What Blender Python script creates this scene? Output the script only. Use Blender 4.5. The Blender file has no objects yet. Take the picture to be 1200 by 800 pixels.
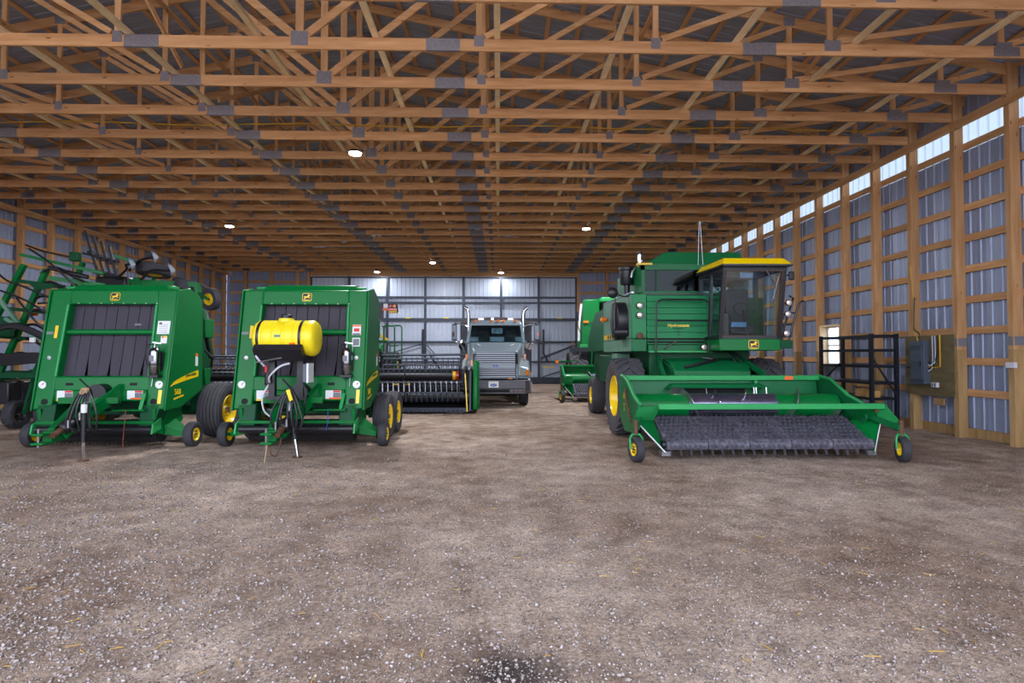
import bpy, bmesh, math, random
from math import sin, cos, pi, radians
from mathutils import Vector, Matrix, noise

random.seed(7)
scn = bpy.context.scene
C = scn.collection

# ------------------------------------------------------------------ camera, sky, exposure
CAM_H = 1.65
cam_d = bpy.data.cameras.new('camera')
cam_d.sensor_width = 36.0
cam_d.lens = 664.0 / 1200.0 * 36.0
cam_d.clip_end = 300
cam = bpy.data.objects.new('camera', cam_d)
C.objects.link(cam)
cam.location = (0, 0, CAM_H)
cam.rotation_euler = (pi / 2 + 0.0237348, 0, -0.0240375)
scn.camera = cam

world = bpy.data.worlds.new('overcast_sky')
scn.world = world
world.use_nodes = True
wn = world.node_tree.nodes
wn['Background'].inputs[0].default_value = (0.80, 0.87, 1.0, 1)
wn['Background'].inputs[1].default_value = 3.2

vs = scn.view_settings
vs.view_transform = 'Standard'
vs.look = 'None'
vs.gamma = 1.0
vs.use_curve_mapping = False
vs.exposure = 0.6

LAMP_POWER = 250.0


# ------------------------------------------------------------------ materials
def lin(h):
    h = h.lstrip('#')
    out = []
    for i in (0, 2, 4):
        c = int(h[i:i + 2], 16) / 255.0
        out.append(c / 12.92 if c <= 0.04045 else ((c + 0.055) / 1.055) ** 2.4)
    return (out[0], out[1], out[2], 1.0)


M = {}


def mat(name, col, rough=0.5, metal=0.0, var=0.0, vscale=6.0, bump=0.0, bscale=60.0, spec=0.5,
        coat=0.0, stretch=None, rnd=0.0, dark=None, emis=None, estr=0.0, alpha=1.0, trans=0.0):
    m = bpy.data.materials.new(name)
    m.use_nodes = True
    nt = m.node_tree
    N, L = nt.nodes, nt.links
    b = N['Principled BSDF']
    c = lin(col) if isinstance(col, str) else col
    b.inputs['Base Color'].default_value = c
    b.inputs['Roughness'].default_value = rough
    b.inputs['Metallic'].default_value = metal
    b.inputs['Specular IOR Level'].default_value = spec
    b.inputs['Coat Weight'].default_value = coat
    b.inputs['Alpha'].default_value = alpha
    b.inputs['Transmission Weight'].default_value = trans
    if emis:
        b.inputs['Emission Color'].default_value = lin(emis)
        b.inputs['Emission Strength'].default_value = estr
    src = None
    if var > 0 or bump > 0:
        tc = N.new('ShaderNodeTexCoord')
        mp = N.new('ShaderNodeMapping')
        L.new(tc.outputs['Object'], mp.inputs[0])
        if stretch:
            mp.inputs['Scale'].default_value = stretch
    if var > 0:
        nz = N.new('ShaderNodeTexNoise')
        nz.inputs['Scale'].default_value = vscale
        nz.inputs['Detail'].default_value = 5
        nz.inputs['Roughness'].default_value = 0.6
        L.new(mp.outputs[0], nz.inputs['Vector'])
        rmp = N.new('ShaderNodeValToRGB')
        d = lin(dark) if dark else (c[0] * (1 - var), c[1] * (1 - var), c[2] * (1 - var), 1)
        rmp.color_ramp.elements[0].position = 0.3
        rmp.color_ramp.elements[0].color = d
        rmp.color_ramp.elements[1].position = 0.68
        rmp.color_ramp.elements[1].color = c
        L.new(nz.outputs[0], rmp.inputs[0])
        src = rmp.outputs[0]
    if rnd > 0:
        oi = N.new('ShaderNodeObjectInfo')
        mr = N.new('ShaderNodeMapRange')
        mr.inputs['To Min'].default_value = 1 - rnd
        mr.inputs['To Max'].default_value = 1 + rnd * 0.6
        L.new(oi.outputs['Random'], mr.inputs[0])
        hs = N.new('ShaderNodeHueSaturation')
        L.new(mr.outputs[0], hs.inputs['Value'])
        if src:
            L.new(src, hs.inputs['Color'])
        else:
            hs.inputs['Color'].default_value = c
        src = hs.outputs[0]
    if src:
        L.new(src, b.inputs['Base Color'])
    if bump > 0:
        n2 = N.new('ShaderNodeTexNoise')
        n2.inputs['Scale'].default_value = bscale
        n2.inputs['Detail'].default_value = 4
        L.new(mp.outputs[0], n2.inputs['Vector'])
        bp = N.new('ShaderNodeBump')
        bp.inputs['Strength'].default_value = bump
        bp.inputs['Distance'].default_value = 0.02
        L.new(n2.outputs[0], bp.inputs['Height'])
        L.new(bp.outputs[0], b.inputs['Normal'])
    M[name] = m
    return m


def wood(name, stretch, base='#d3a578', dk='#b68557', rnd=0.18):
    m = mat(name, base, rough=0.75, var=0.4, vscale=1.0, stretch=stretch, dark=dk, rnd=rnd, spec=0.25)
    nt = m.node_tree
    N, L = nt.nodes, nt.links
    # small dark knots
    tc = N.new('ShaderNodeTexCoord')
    mp = N.new('ShaderNodeMapping')
    mp.inputs['Scale'].default_value = tuple(min(max(s * 0.35, 1.2), 6) for s in stretch)
    L.new(tc.outputs['Object'], mp.inputs[0])
    vo = N.new('ShaderNodeTexVoronoi')
    vo.inputs['Scale'].default_value = 1.6
    L.new(mp.outputs[0], vo.inputs['Vector'])
    cr = N.new('ShaderNodeValToRGB')
    cr.color_ramp.elements[0].position = 0.05
    cr.color_ramp.elements[0].color = (0.28, 0.2, 0.14, 1)
    cr.color_ramp.elements[1].position = 0.11
    cr.color_ramp.elements[1].color = (1, 1, 1, 1)
    L.new(vo.outputs['Distance'], cr.inputs[0])
    b = N['Principled BSDF']
    old = b.inputs['Base Color'].links[0].from_socket
    mx = N.new('ShaderNodeMix')
    mx.data_type = 'RGBA'
    mx.blend_type = 'MULTIPLY'
    mx.inputs['Factor'].default_value = 1.0
    L.new(old, mx.inputs['A'])
    L.new(cr.outputs[0], mx.inputs['B'])
    L.new(mx.outputs['Result'], b.inputs['Base Color'])
    return m


wood('wood_x', (1.2, 14, 14))
wood('wood_y', (14, 1.2, 14))
wood('wood_z', (14, 14, 1.2))
wood('wood_pale', (4, 4, 4), '#efdab4', '#dcc093')
wood('wood_treated', (10, 10, 1.0), '#b69468', '#94744b')
wood('plywood', (3, 3, 8), '#75684a', '#5b5038', 0.05)
mat('gusset', '#858188', rough=0.55, metal=0.2, var=0.3, vscale=30)
mat('wall_steel', '#939db9', rough=0.42, metal=0.15, var=0.10, vscale=1.2, rnd=0.05)
mat('roof_steel', '#8f96a8', rough=0.5, metal=0.2, var=0.15, vscale=1.0)
mat('door_steel', '#b9c2d6', rough=0.4, metal=0.1, var=0.05, vscale=1.0)
mat('dark_tube', '#3c4250', rough=0.45, metal=0.3, var=0.2)
mat('green', '#00682e', rough=0.36, coat=0.04, var=0.08, vscale=2, spec=0.22)
mat('green_old', '#0a6437', rough=0.42, coat=0.02, var=0.2, vscale=2.5, spec=0.25)
mat('green_slat', '#1f7a4a', rough=0.42, var=0.15, vscale=3, spec=0.25)
mat('green_faded', '#5f8a73', rough=0.5, var=0.22, vscale=3)
mat('green_dark', '#08492a', rough=0.45, var=0.2, vscale=3, spec=0.2)
mat('green_light', '#2c9a55', rough=0.38, var=0.15, vscale=3, spec=0.3)  # brighter green: painted highlights on edges, also the paler green parts
mat('yellow', '#f4cf00', rough=0.3, coat=0.2, var=0.08, vscale=4)
mat('yellow_tank', '#f0d81c', rough=0.38, var=0.06, vscale=4)
mat('yellow_old', '#dcb404', rough=0.4, var=0.15, vscale=4)
mat('rubber', '#34333a', rough=0.75, var=0.3, vscale=8, bump=0.15, bscale=90)
mat('grille', '#8d8f98', rough=0.35, metal=0.8)
mat('mirror_glass', '#50565c', rough=0.2, metal=0.6)
mat('extinguisher_steel', '#8e8e98', rough=0.2, metal=1.0)
mat('tine_rubber', '#4c4a57', rough=0.5, var=0.3, vscale=20)
mat('belt_rubber', '#6d6a7a', rough=0.7, var=0.5, vscale=14, dark='#2c2a31', bump=0.3, bscale=60)
mat('rubber_grey', '#47454b', rough=0.8, var=0.35, vscale=6, bump=0.2, bscale=60)
mat('belt', '#38333f', rough=0.7, var=0.12, vscale=5, bump=0.15, bscale=150, rnd=0.12)
mat('black', '#1a1920', rough=0.4, var=0.2, vscale=6)
mat('black_matte', '#121116', rough=0.85)
mat('hose', '#1d1c22', rough=0.45)
mat('chrome', '#d6d6dc', rough=0.12, metal=1.0)
mat('steel', '#a3a1a8', rough=0.28, metal=0.9, var=0.25, vscale=12)
mat('steel_worn', '#8a84a0', rough=0.22, metal=0.85, var=0.35, vscale=5)
mat('rust', '#6b4a38', rough=0.7, metal=0.3, var=0.4, vscale=14)
mat('white', '#e6e6ea', rough=0.4)
mat('label_white', '#dadce0', rough=0.5)
mat('label_grey', '#6d7076', rough=0.5)
mat('label_red', '#c8231c', rough=0.5)
mat('label_orange', '#e8641c', rough=0.45)
mat('label_yellow', '#e9bd0c', rough=0.5)
mat('red_lens', '#d01812', rough=0.2, coat=0.5)
mat('amber_lens', '#f07d10', rough=0.2, coat=0.5)
mat('lamp_face', '#cfc9c9', rough=0.15, metal=0.6)
mat('truck_paint', '#8e9ca6', rough=0.32, metal=0.1, coat=0.25, var=0.08, vscale=2)
mat('truck_bumper', '#5d5a63', rough=0.45, var=0.15)
mat('tarp', '#6c6367', rough=0.8, var=0.2, vscale=3)
mat('box_steel', '#4b4a55', rough=0.55, metal=0.2, var=0.2)
mat('panel_grey', '#4d5766', rough=0.45, metal=0.2)
mat('shelf_black', '#171b27', rough=0.4, metal=0.2)
mat('conduit', '#c9c9d2', rough=0.4)
mat('cable_yellow', '#c79a10', rough=0.5)
mat('twine', '#b99a78', rough=0.9)
mat('twine_red', '#8a4a3a', rough=0.9)
mat('blue', '#1f4fa8', rough=0.4)
mat('seat', '#30343c', rough=0.8)
mat('screen_blue', '#3c6a9a', rough=0.3)
mat('cardboard', '#b98d52', rough=0.8)


def glass_mat(name, col, rough=0.03, tint_alpha=0.35):
    m = bpy.data.materials.new(name)
    m.use_nodes = True
    nt = m.node_tree
    N, L = nt.nodes, nt.links
    N.remove(N['Principled BSDF'])
    out = N['Material Output']
    tr = N.new('ShaderNodeBsdfTransparent')
    tr.inputs[0].default_value = col
    gl = N.new('ShaderNodeBsdfGlossy')
    gl.inputs['Roughness'].default_value = rough
    gl.inputs[0].default_value = (0.9, 0.95, 1, 1)
    fr = N.new('ShaderNodeLayerWeight')
    fr.inputs[0].default_value = 0.5
    pw = N.new('ShaderNodeMath')
    pw.operation = 'POWER'
    pw.inputs[1].default_value = 4.0
    L.new(fr.outputs['Facing'], pw.inputs[0])
    ad = N.new('ShaderNodeMath')
    ad.operation = 'MULTIPLY_ADD'
    ad.inputs[1].default_value = 0.6
    ad.inputs[2].default_value = tint_alpha * 0.12
    L.new(pw.outputs[0], ad.inputs[0])
    mx = N.new('ShaderNodeMixShader')
    L.new(ad.outputs[0], mx.inputs[0])
    L.new(tr.outputs[0], mx.inputs[1])
    L.new(gl.outputs[0], mx.inputs[2])
    L.new(mx.outputs[0], out.inputs[0])
    M[name] = m


glass_mat('glass', (0.84, 0.92, 0.92, 1))
glass_mat('glass_tint', (0.30, 0.42, 0.40, 1), tint_alpha=0.12)
glass_mat('truck_glass', (0.72, 0.82, 0.84, 1), tint_alpha=0.3)
glass_mat('window_glass', (0.92, 0.95, 1.0, 1))


def translucent_mat(name):
    m = bpy.data.materials.new(name)
    m.use_nodes = True
    nt = m.node_tree
    N, L = nt.nodes, nt.links
    N.remove(N['Principled BSDF'])
    out = N['Material Output']
    tl = N.new('ShaderNodeBsdfTranslucent')
    tl.inputs[0].default_value = (0.52, 0.57, 0.62, 1)
    tr = N.new('ShaderNodeBsdfTransparent')
    tr.inputs[0].default_value = (0.42, 0.47, 0.52, 1)
    mx = N.new('ShaderNodeMixShader')
    mx.inputs[0].default_value = 0.25
    L.new(tl.outputs[0], mx.inputs[1])
    L.new(tr.outputs[0], mx.inputs[2])
    L.new(mx.outputs[0], out.inputs[0])
    M[name] = m


translucent_mat('skylight')


def ground_mat():
    m = bpy.data.materials.new('dirt_ground')
    m.use_nodes = True
    nt = m.node_tree
    N, L = nt.nodes, nt.links
    b = N['Principled BSDF']
    b.inputs['Roughness'].default_value = 0.95
    b.inputs['Specular IOR Level'].default_value = 0.15
    tc = N.new('ShaderNodeTexCoord')

    def nz(scale, det=6, rough=0.6):
        n = N.new('ShaderNodeTexNoise')
        n.inputs['Scale'].default_value = scale
        n.inputs['Detail'].default_value = det
        n.inputs['Roughness'].default_value = rough
        L.new(tc.outputs['Object'], n.inputs['Vector'])
        return n

    def ramp(src, p0, c0, p1, c1):
        r = N.new('ShaderNodeValToRGB')
        r.color_ramp.elements[0].position = p0
        r.color_ramp.elements[0].color = c0
        r.color_ramp.elements[1].position = p1
        r.color_ramp.elements[1].color = c1
        L.new(src, r.inputs[0])
        return r

    def mix(a, bb, fac, mode='MIX'):
        x = N.new('ShaderNodeMix')
        x.data_type = 'RGBA'
        x.blend_type = mode
        if isinstance(fac, float):
            x.inputs['Factor'].default_value = fac
        else:
            L.new(fac, x.inputs['Factor'])
        L.new(a, x.inputs['A'])
        L.new(bb, x.inputs['B'])
        return x.outputs['Result']

    big = ramp(nz(0.35, 4).outputs[0], 0.36, lin('#a58d7d'), 0.60, lin('#d6c3b5'))
    midn = ramp(nz(2.6, 8, 0.7).outputs[0], 0.35, (0.60, 0.55, 0.52, 1), 0.64, (1.25, 1.23, 1.21, 1))
    fine = ramp(nz(32, 9, 0.85).outputs[0], 0.36, (0.34, 0.30, 0.28, 1), 0.60, (1.5, 1.48, 1.48, 1))  # strong fine contrast paints shading of clods and pits into the colour
    c = mix(big.outputs[0], midn.outputs[0], 1.0, 'MULTIPLY')
    c = mix(c, fine.outputs[0], 1.0, 'MULTIPLY')
    # pale gravel specks
    vo = N.new('ShaderNodeTexVoronoi')
    vo.inputs['Scale'].default_value = 55
    vo.inputs['Randomness'].default_value = 1.0
    L.new(tc.outputs['Object'], vo.inputs['Vector'])
    sp = ramp(vo.outputs['Distance'], 0.10, (1, 1, 1, 1), 0.30, (0, 0, 0, 1))
    pres = ramp(nz(1.1, 5, 0.65).outputs[0], 0.46, (0.12, 0.12, 0.12, 1), 0.62, (0.55, 0.55, 0.55, 1))
    sm = mix(sp.outputs[0], pres.outputs[0], 1.0, 'MULTIPLY')
    pale = N.new('ShaderNodeRGB')
    pale.outputs[0].default_value = lin('#c3bbbd')
    c = mix(c, pale.outputs[0], sm)
    # damp dark stain with its own outline
    sep = N.new('ShaderNodeVectorMath')
    sep.operation = 'DISTANCE'
    sep.inputs[1].default_value = (0.06, 2.93, 0)
    mpv = N.new('ShaderNodeMapping')
    mpv.inputs['Scale'].default_value = (1, 1, 0)
    L.new(tc.outputs['Object'], mpv.inputs[0])
    nv = nz(5, 4)
    wob = N.new('ShaderNodeMix')
    wob.data_type = 'RGBA'
    wob.blend_type = 'LINEAR_LIGHT'
    wob.inputs['Factor'].default_value = 0.12
    L.new(mpv.outputs[0], wob.inputs['A'])
    L.new(nv.outputs[1], wob.inputs['B'])
    L.new(wob.outputs['Result'], sep.inputs[0])
    st = ramp(sep.outputs['Value'], 0.12, (0.85, 0.85, 0.85, 1), 0.36, (0, 0, 0, 1))
    dk = N.new('ShaderNodeRGB')
    dk.outputs[0].default_value = lin('#2e2a30')
    c = mix(c, dk.outputs[0], st.outputs[0])
    L.new(c, b.inputs['Base Color'])
    # relief
    bp = N.new('ShaderNodeBump')
    bp.inputs['Strength'].default_value = 1.0
    bp.inputs['Distance'].default_value = 0.06
    hm = N.new('ShaderNodeMath')
    hm.operation = 'ADD'
    L.new(nz(16, 10, 0.85).outputs[0], hm.inputs[0])
    L.new(sp.outputs[0], hm.inputs[1])
    L.new(hm.outputs[0], bp.inputs['Height'])
    L.new(bp.outputs[0], b.inputs['Normal'])
    M['ground'] = m


ground_mat()
mat('stone', '#b0a6a5', rough=0.95, var=0.45, vscale=60.0, dark='#5c4d44', spec=0.05)  # brown clods, pale stones; dark tone also paints shadowed gaps between them
for _n in M['stone'].node_tree.nodes:
    if _n.type == 'VALTORGB':
        _n.color_ramp.elements[0].position = 0.42
        _n.color_ramp.elements[1].position = 0.60
mat('straw', '#cfa64e', rough=0.8, var=0.3, vscale=3)


# ------------------------------------------------------------------ mesh helper
def V(p):
    return Vector(p)


class MB:
    def __init__(s):
        s.v, s.f = [], []

    def add(s, vs_, fs_):
        o = len(s.v)
        s.v += [tuple(p) for p in vs_]
        s.f += [tuple(i + o for i in f) for f in fs_]
        return s

    def hexa(s, b, t):
        return s.add(list(b) + list(t), [(3, 2, 1, 0), (4, 5, 6, 7), (0, 1, 5, 4), (1, 2, 6, 5), (2, 3, 7, 6), (3, 0, 4, 7)])

    def box(s, x0, x1, y0, y1, z0, z1):
        return s.hexa([(x0, y0, z0), (x1, y0, z0), (x1, y1, z0), (x0, y1, z0)],
                      [(x0, y0, z1), (x1, y0, z1), (x1, y1, z1), (x0, y1, z1)])

    def bar(s, p, q, w, h, up=(0, 0, 1)):
        p, q, up = V(p), V(q), V(up)
        d = (q - p).normalized()
        sd = d.cross(up)
        if sd.length < 1e-4:
            sd = d.cross(V((0, 1, 0)))
        sd.normalize()
        u = sd.cross(d).normalized()
        a, b = sd * w / 2, u * h / 2
        return s.hexa([p - a - b, p + a - b, p + a + b, p - a + b], [q - a - b, q + a - b, q + a + b, q - a + b])

    def ring(s, c, d, r, n, ref=None):
        d = V(d).normalized()
        ref = ref or (V((0, 0, 1)) if abs(d.z) < 0.9 else V((1, 0, 0)))
        a = d.cross(ref).normalized()
        b = d.cross(a).normalized()
        return [V(c) + a * r * cos(2 * pi * i / n) + b * r * sin(2 * pi * i / n) for i in range(n)]

    def tube(s, p, q, r, n=12, r2=None):
        p, q = V(p), V(q)
        r2 = r if r2 is None else r2
        A = s.ring(p, q - p, r, n)
        B = s.ring(q, q - p, r2, n)
        fs_ = [(i, (i + 1) % n, n + (i + 1) % n, n + i) for i in range(n)]
        fs_ += [tuple(range(n - 1, -1, -1)), tuple(range(n, 2 * n))]
        return s.add(A + B, fs_)

    def path(s, pts, r, n=8):
        pts = [V(p) for p in pts]
        vs_, fs_ = [], []
        ref = None
        for i, p in enumerate(pts):
            a = pts[max(i - 1, 0)]
            b = pts[min(i + 1, len(pts) - 1)]
            d = (b - a).normalized()
            if ref is None:
                ref = V((0, 0, 1)) if abs(d.z) < 0.9 else V((1, 0, 0))
            x = d.cross(ref)
            if x.length < 1e-5:
                x = d.orthogonal()
            x.normalize()
            y = x.cross(d).normalized()
            ref = y
            vs_ += [p + x * r * cos(2 * pi * k / n) + y * r * sin(2 * pi * k / n) for k in range(n)]
        m = len(pts)
        for i in range(m - 1):
            for k in range(n):
                fs_.append((i * n + k, i * n + (k + 1) % n, (i + 1) * n + (k + 1) % n, (i + 1) * n + k))
        fs_ += [tuple(range(n - 1, -1, -1)), tuple(range((m - 1) * n, m * n))]
        return s.add(vs_, fs_)

    def prism(s, poly, ax, a, b):
        n = len(poly)

        def P(u, v, t):
            return {'x': (t, u, v), 'y': (u, t, v), 'z': (u, v, t)}[ax]
        vs_ = [P(u, v, a) for u, v in poly] + [P(u, v, b) for u, v in poly]
        fs_ = [(i, (i + 1) % n, n + (i + 1) % n, n + i) for i in range(n)]
        fs_ += [tuple(range(n - 1, -1, -1)), tuple(range(n, 2 * n))]
        return s.add(vs_, fs_)

    def plate(s, poly, o, u, v, th):
        o, u, v = V(o), V(u).normalized(), V(v).normalized()
        nn = u.cross(v).normalized()
        n = len(poly)
        A = [o + u * a + v * b for a, b in poly]
        B = [p + nn * th for p in A]
        fs_ = [(i, (i + 1) % n, n + (i + 1) % n, n + i) for i in range(n)]
        fs_ += [tuple(range(n - 1, -1, -1)), tuple(range(n, 2 * n))]
        return s.add(A + B, fs_)

    def lathe(s, prof, c, ax, n=24):
        c = V(c)
        ax = V({'x': (1, 0, 0), 'y': (0, 1, 0), 'z': (0, 0, 1)}.get(ax, ax) if isinstance(ax, str) else ax).normalized()
        ref = V((0, 0, 1)) if abs(ax.z) < 0.9 else V((1, 0, 0))
        a = ax.cross(ref).normalized()
        b = ax.cross(a).normalized()
        vs_, fs_ = [], []
        rows = []
        for t, r in prof:
            if r < 1e-6:
                rows.append([len(vs_)])
                vs_.append(c + ax * t)
            else:
                rows.append(list(range(len(vs_), len(vs_) + n)))
                vs_ += [c + ax * t + a * r * cos(2 * pi * k / n) + b * r * sin(2 * pi * k / n) for k in range(n)]
        for i in range(len(rows) - 1):
            A, B = rows[i], rows[i + 1]
            for k in range(n):
                k2 = (k + 1) % n
                if len(A) == 1 and len(B) == 1:
                    continue
                if len(A) == 1:
                    fs_.append((A[0], B[k2], B[k]))
                elif len(B) == 1:
                    fs_.append((A[k], A[k2], B[0]))
                else:
                    fs_.append((A[k], A[k2], B[k2], B[k]))
        return s.add(vs_, fs_)

    def ball(s, c, r, n=12, sq=1.0):
        return s.lathe([(-r * sq * cos(pi * i / 8), r * sin(pi * i / 8)) for i in range(9)], c, 'z', n)

    def mesh(s, name, m, origin=(0, 0, 0), sharp=38):
        me = bpy.data.meshes.new(name)
        ox, oy, oz = origin
        me.from_pydata([(x - ox, y - oy, z - oz) for x, y, z in s.v], [], s.f)
        bm = bmesh.new()
        bm.from_mesh(me)
        bmesh.ops.recalc_face_normals(bm, faces=bm.faces)
        bm.to_mesh(me)
        bm.free()
        me.shade_smooth()
        me.set_sharp_from_angle(angle=radians(sharp))
        me.materials.append(M[m] if isinstance(m, str) else m)
        return me


def origin_of(o):
    while o.parent:
        o = o.parent
    return o.location


def part(name, mb, m, parent, bevel=0.0, seg=2, label=None, kind=None):
    me = mb.mesh(name, m, origin_of(parent))
    o = bpy.data.objects.new(name, me)
    C.objects.link(o)
    o.parent = parent
    if bevel > 0:
        bv = o.modifiers.new('bevel', 'BEVEL')
        bv.width = bevel
        bv.segments = seg
        bv.limit_method = 'ANGLE'
        bv.angle_limit = radians(40)
    if label:
        o['label'] = label
    if kind:
        o['kind'] = kind
    return o


def thing(name, label, cat, loc, group=None):
    o = bpy.data.objects.new(name, None)
    C.objects.link(o)
    o.location = loc
    o.empty_display_size = 0.2
    o['label'] = label
    o['category'] = cat
    if group:
        o['group'] = group
    return o


def solo(name, mb, m, label, cat, loc, group=None, bevel=0.0, kind=None):
    me = mb.mesh(name, m, loc)
    o = bpy.data.objects.new(name, me)
    C.objects.link(o)
    o.location = loc
    o['label'] = label
    o['category'] = cat
    if group:
        o['group'] = group
    if kind:
        o['kind'] = kind
    if bevel:
        bv = o.modifiers.new('bevel', 'BEVEL')
        bv.width = bevel
        bv.segments = 2
        bv.limit_method = 'ANGLE'
    return o


def struct(name, label, loc=(0, 0, 0), me=None):
    o = bpy.data.objects.new(name, me)
    C.objects.link(o)
    o.location = loc
    o['kind'] = 'structure'
    o['label'] = label
    o['category'] = name.split('_')[0]
    return o


def inst(name, me, parent, loc, rot=None):
    o = bpy.data.objects.new(name, me)
    C.objects.link(o)
    o.parent = parent
    o.location = loc
    if rot:
        o.rotation_euler = rot
    return o


def kids(o):
    return [c for c in bpy.data.objects if c.parent == o]


def copy_tree(o, tree, parent=None):
    c = o.copy()
    C.objects.link(c)
    c.parent = parent
    for ch in tree.get(o, []):
        copy_tree(ch, tree, c)
    return c


def spline(pts, k=6):
    pts = [V(p) for p in pts]
    out = []
    for i in range(len(pts) - 1):
        p0 = pts[max(i - 1, 0)]
        p1, p2 = pts[i], pts[i + 1]
        p3 = pts[min(i + 2, len(pts) - 1)]
        for j in range(k):
            t = j / k
            out.append(0.5 * ((2 * p1) + (p2 - p0) * t + (2 * p0 - 5 * p1 + 4 * p2 - p3) * t * t
                              + (3 * p1 - p0 - 3 * p2 + p3) * t ** 3))
    out.append(pts[-1])
    return out


def text_part(name, body, size, o, rot, m, parent, spacing=1.0):
    cu = bpy.data.curves.new(name, 'FONT')
    cu.body = body
    cu.size = size
    cu.extrude = 0.0015
    cu.align_x = 'CENTER'
    cu.align_y = 'CENTER'
    cu.space_character = spacing
    cu.offset = size * 0.018
    tmp = bpy.data.objects.new(name + '_tmp', cu)
    C.objects.link(tmp)
    dg = bpy.context.evaluated_depsgraph_get()
    me = bpy.data.meshes.new_from_object(tmp.evaluated_get(dg))
    bpy.data.objects.remove(tmp)
    bpy.data.curves.remove(cu)
    me.materials.clear()
    me.materials.append(M[m])
    ob = bpy.data.objects.new(name, me)
    C.objects.link(ob)
    ob.parent = parent
    ob.location = V(o) - V(origin_of(parent))
    ob.rotation_euler = rot
    return ob


# ------------------------------------------------------------------ wheels
def wheel(parent, c, R, w, rim, side=1, kind='rib', rubber='rubber', rimm='yellow', n=36, dish=0.35, ax=(1, 0, 0), name='wheel'):
    """wheel with its axle along x; side = +1 if the outer face looks to +x"""
    h = w / 2
    prof = [(-h * 0.72, rim), (-h * 0.86, rim + (R - rim) * 0.12), (-h, rim + (R - rim) * 0.5), (-h * 0.94, R - (R - rim) * 0.16)]
    if kind == 'rib':
        k = 6
        g = min(0.02, R * 0.035)
        for i in range(k):
            a = -h * 0.86 + i * (1.72 * h / k)
            b = a + 1.72 * h / k * 0.8
            crown = lambda t: R - 0.06 * R * (t / h) ** 2
            prof += [(a, crown(a)), (b, crown(b)), (b + 0.003, crown(b) - g), (a + 1.72 * h / k - 0.003, crown(b) - g)]
    elif kind == 'lug':
        base = R - 0.05
        prof += [(-h * 0.8, base), (0, base + 0.01), (h * 0.8, base)]
    else:
        prof += [(-h * 0.75, R * 0.985), (-h * 0.3, R), (h * 0.3, R), (h * 0.75, R * 0.985)]
    prof += [(h * 0.94, R - (R - rim) * 0.16), (h, rim + (R - rim) * 0.5), (h * 0.86, rim + (R - rim) * 0.12), (h * 0.72, rim),
             (-h * 0.72, rim)]
    t = MB()
    ax = V(ax).normalized()
    t.lathe(prof, c, ax, n)
    if kind == 'lug':
        nl = 22
        for i in range(nl):
            for s in (-1, 1):
                a0 = 2 * pi * (i + (0.25 if s > 0 else -0.25)) / nl
                a1 = a0 + 0.30
                base = R - 0.055

                def pt(tt, rr, aa):
                    return V(c) + ax * tt + V((0, cos(aa), sin(aa))) * rr
                wd = 0.055 / R
                b_ = [pt(s * 0.02, base, a0 - wd), pt(s * h * 0.97, base - 0.03, a1 - wd), pt(s * h * 0.97, base - 0.03, a1 + wd), pt(s * 0.02, base, a0 + wd)]
                t_ = [pt(s * 0.02, R, a0 - wd * 0.7), pt(s * h * 0.95, R - 0.02, a1 - wd * 0.7), pt(s * h * 0.95, R - 0.02, a1 + wd * 0.7), pt(s * 0.02, R, a0 + wd * 0.7)]
                t.hexa(b_, t_)
    wn_ = part(name, t, rubber, parent)
    r = MB()
    d = side
    r.lathe([(d * h * 0.8, rim * 1.02), (d * h * 0.86, rim * 0.98), (d * h * 0.72, rim * 0.9), (d * h * dish, rim * 0.82), (d * h * dish, rim * 0.4),
             (d * h * (dish + 0.12), rim * 0.34), (d * h * (dish + 0.12), 0)], c, ax, 24)
    r.lathe([(-d * h * 0.8, rim * 1.02), (-d * h * 0.4, rim * 0.86), (-d * h * 0.1, rim * 0.8), (-d * h * 0.1, 0)], c, ax, 24)
    rm = part('rim', r, rimm, wn_)
    hb = MB()
    cc = V(c) + ax * d * h * (dish + 0.1)
    hb.tube(cc, cc + ax * d * h * 0.22, rim * 0.2, 12)
    for i in range(6):
        a = 2 * pi * i / 6
        p = cc - ax * d * h * 0.1 + V((0, cos(a), sin(a))) * rim * 0.5
        hb.tube(p, p + ax * d * 0.03, max(0.008, rim * 0.05), 6)
    part('hub', hb, 'rust' if R < 0.3 else 'steel', wn_)
    return wn_

# ------------------------------------------------------------------ the shed
S = 1.22
Y0 = 0.066
XR, XL = 9.08, -15.14          # inner faces of the wall posts
XC = (XR + XL) / 2             # ridge line
YB, YF = 32.3, 1.0            # back wall, open front
ZCH = 6.40                     # bottom chord centre
POST_W, POST_D = 0.115, 0.19


def yn(n):
    return n * S + Y0


def ztop(x):
    return ZCH + 0.35 + 0.207 * (12.15 - abs(x - XC))


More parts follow.
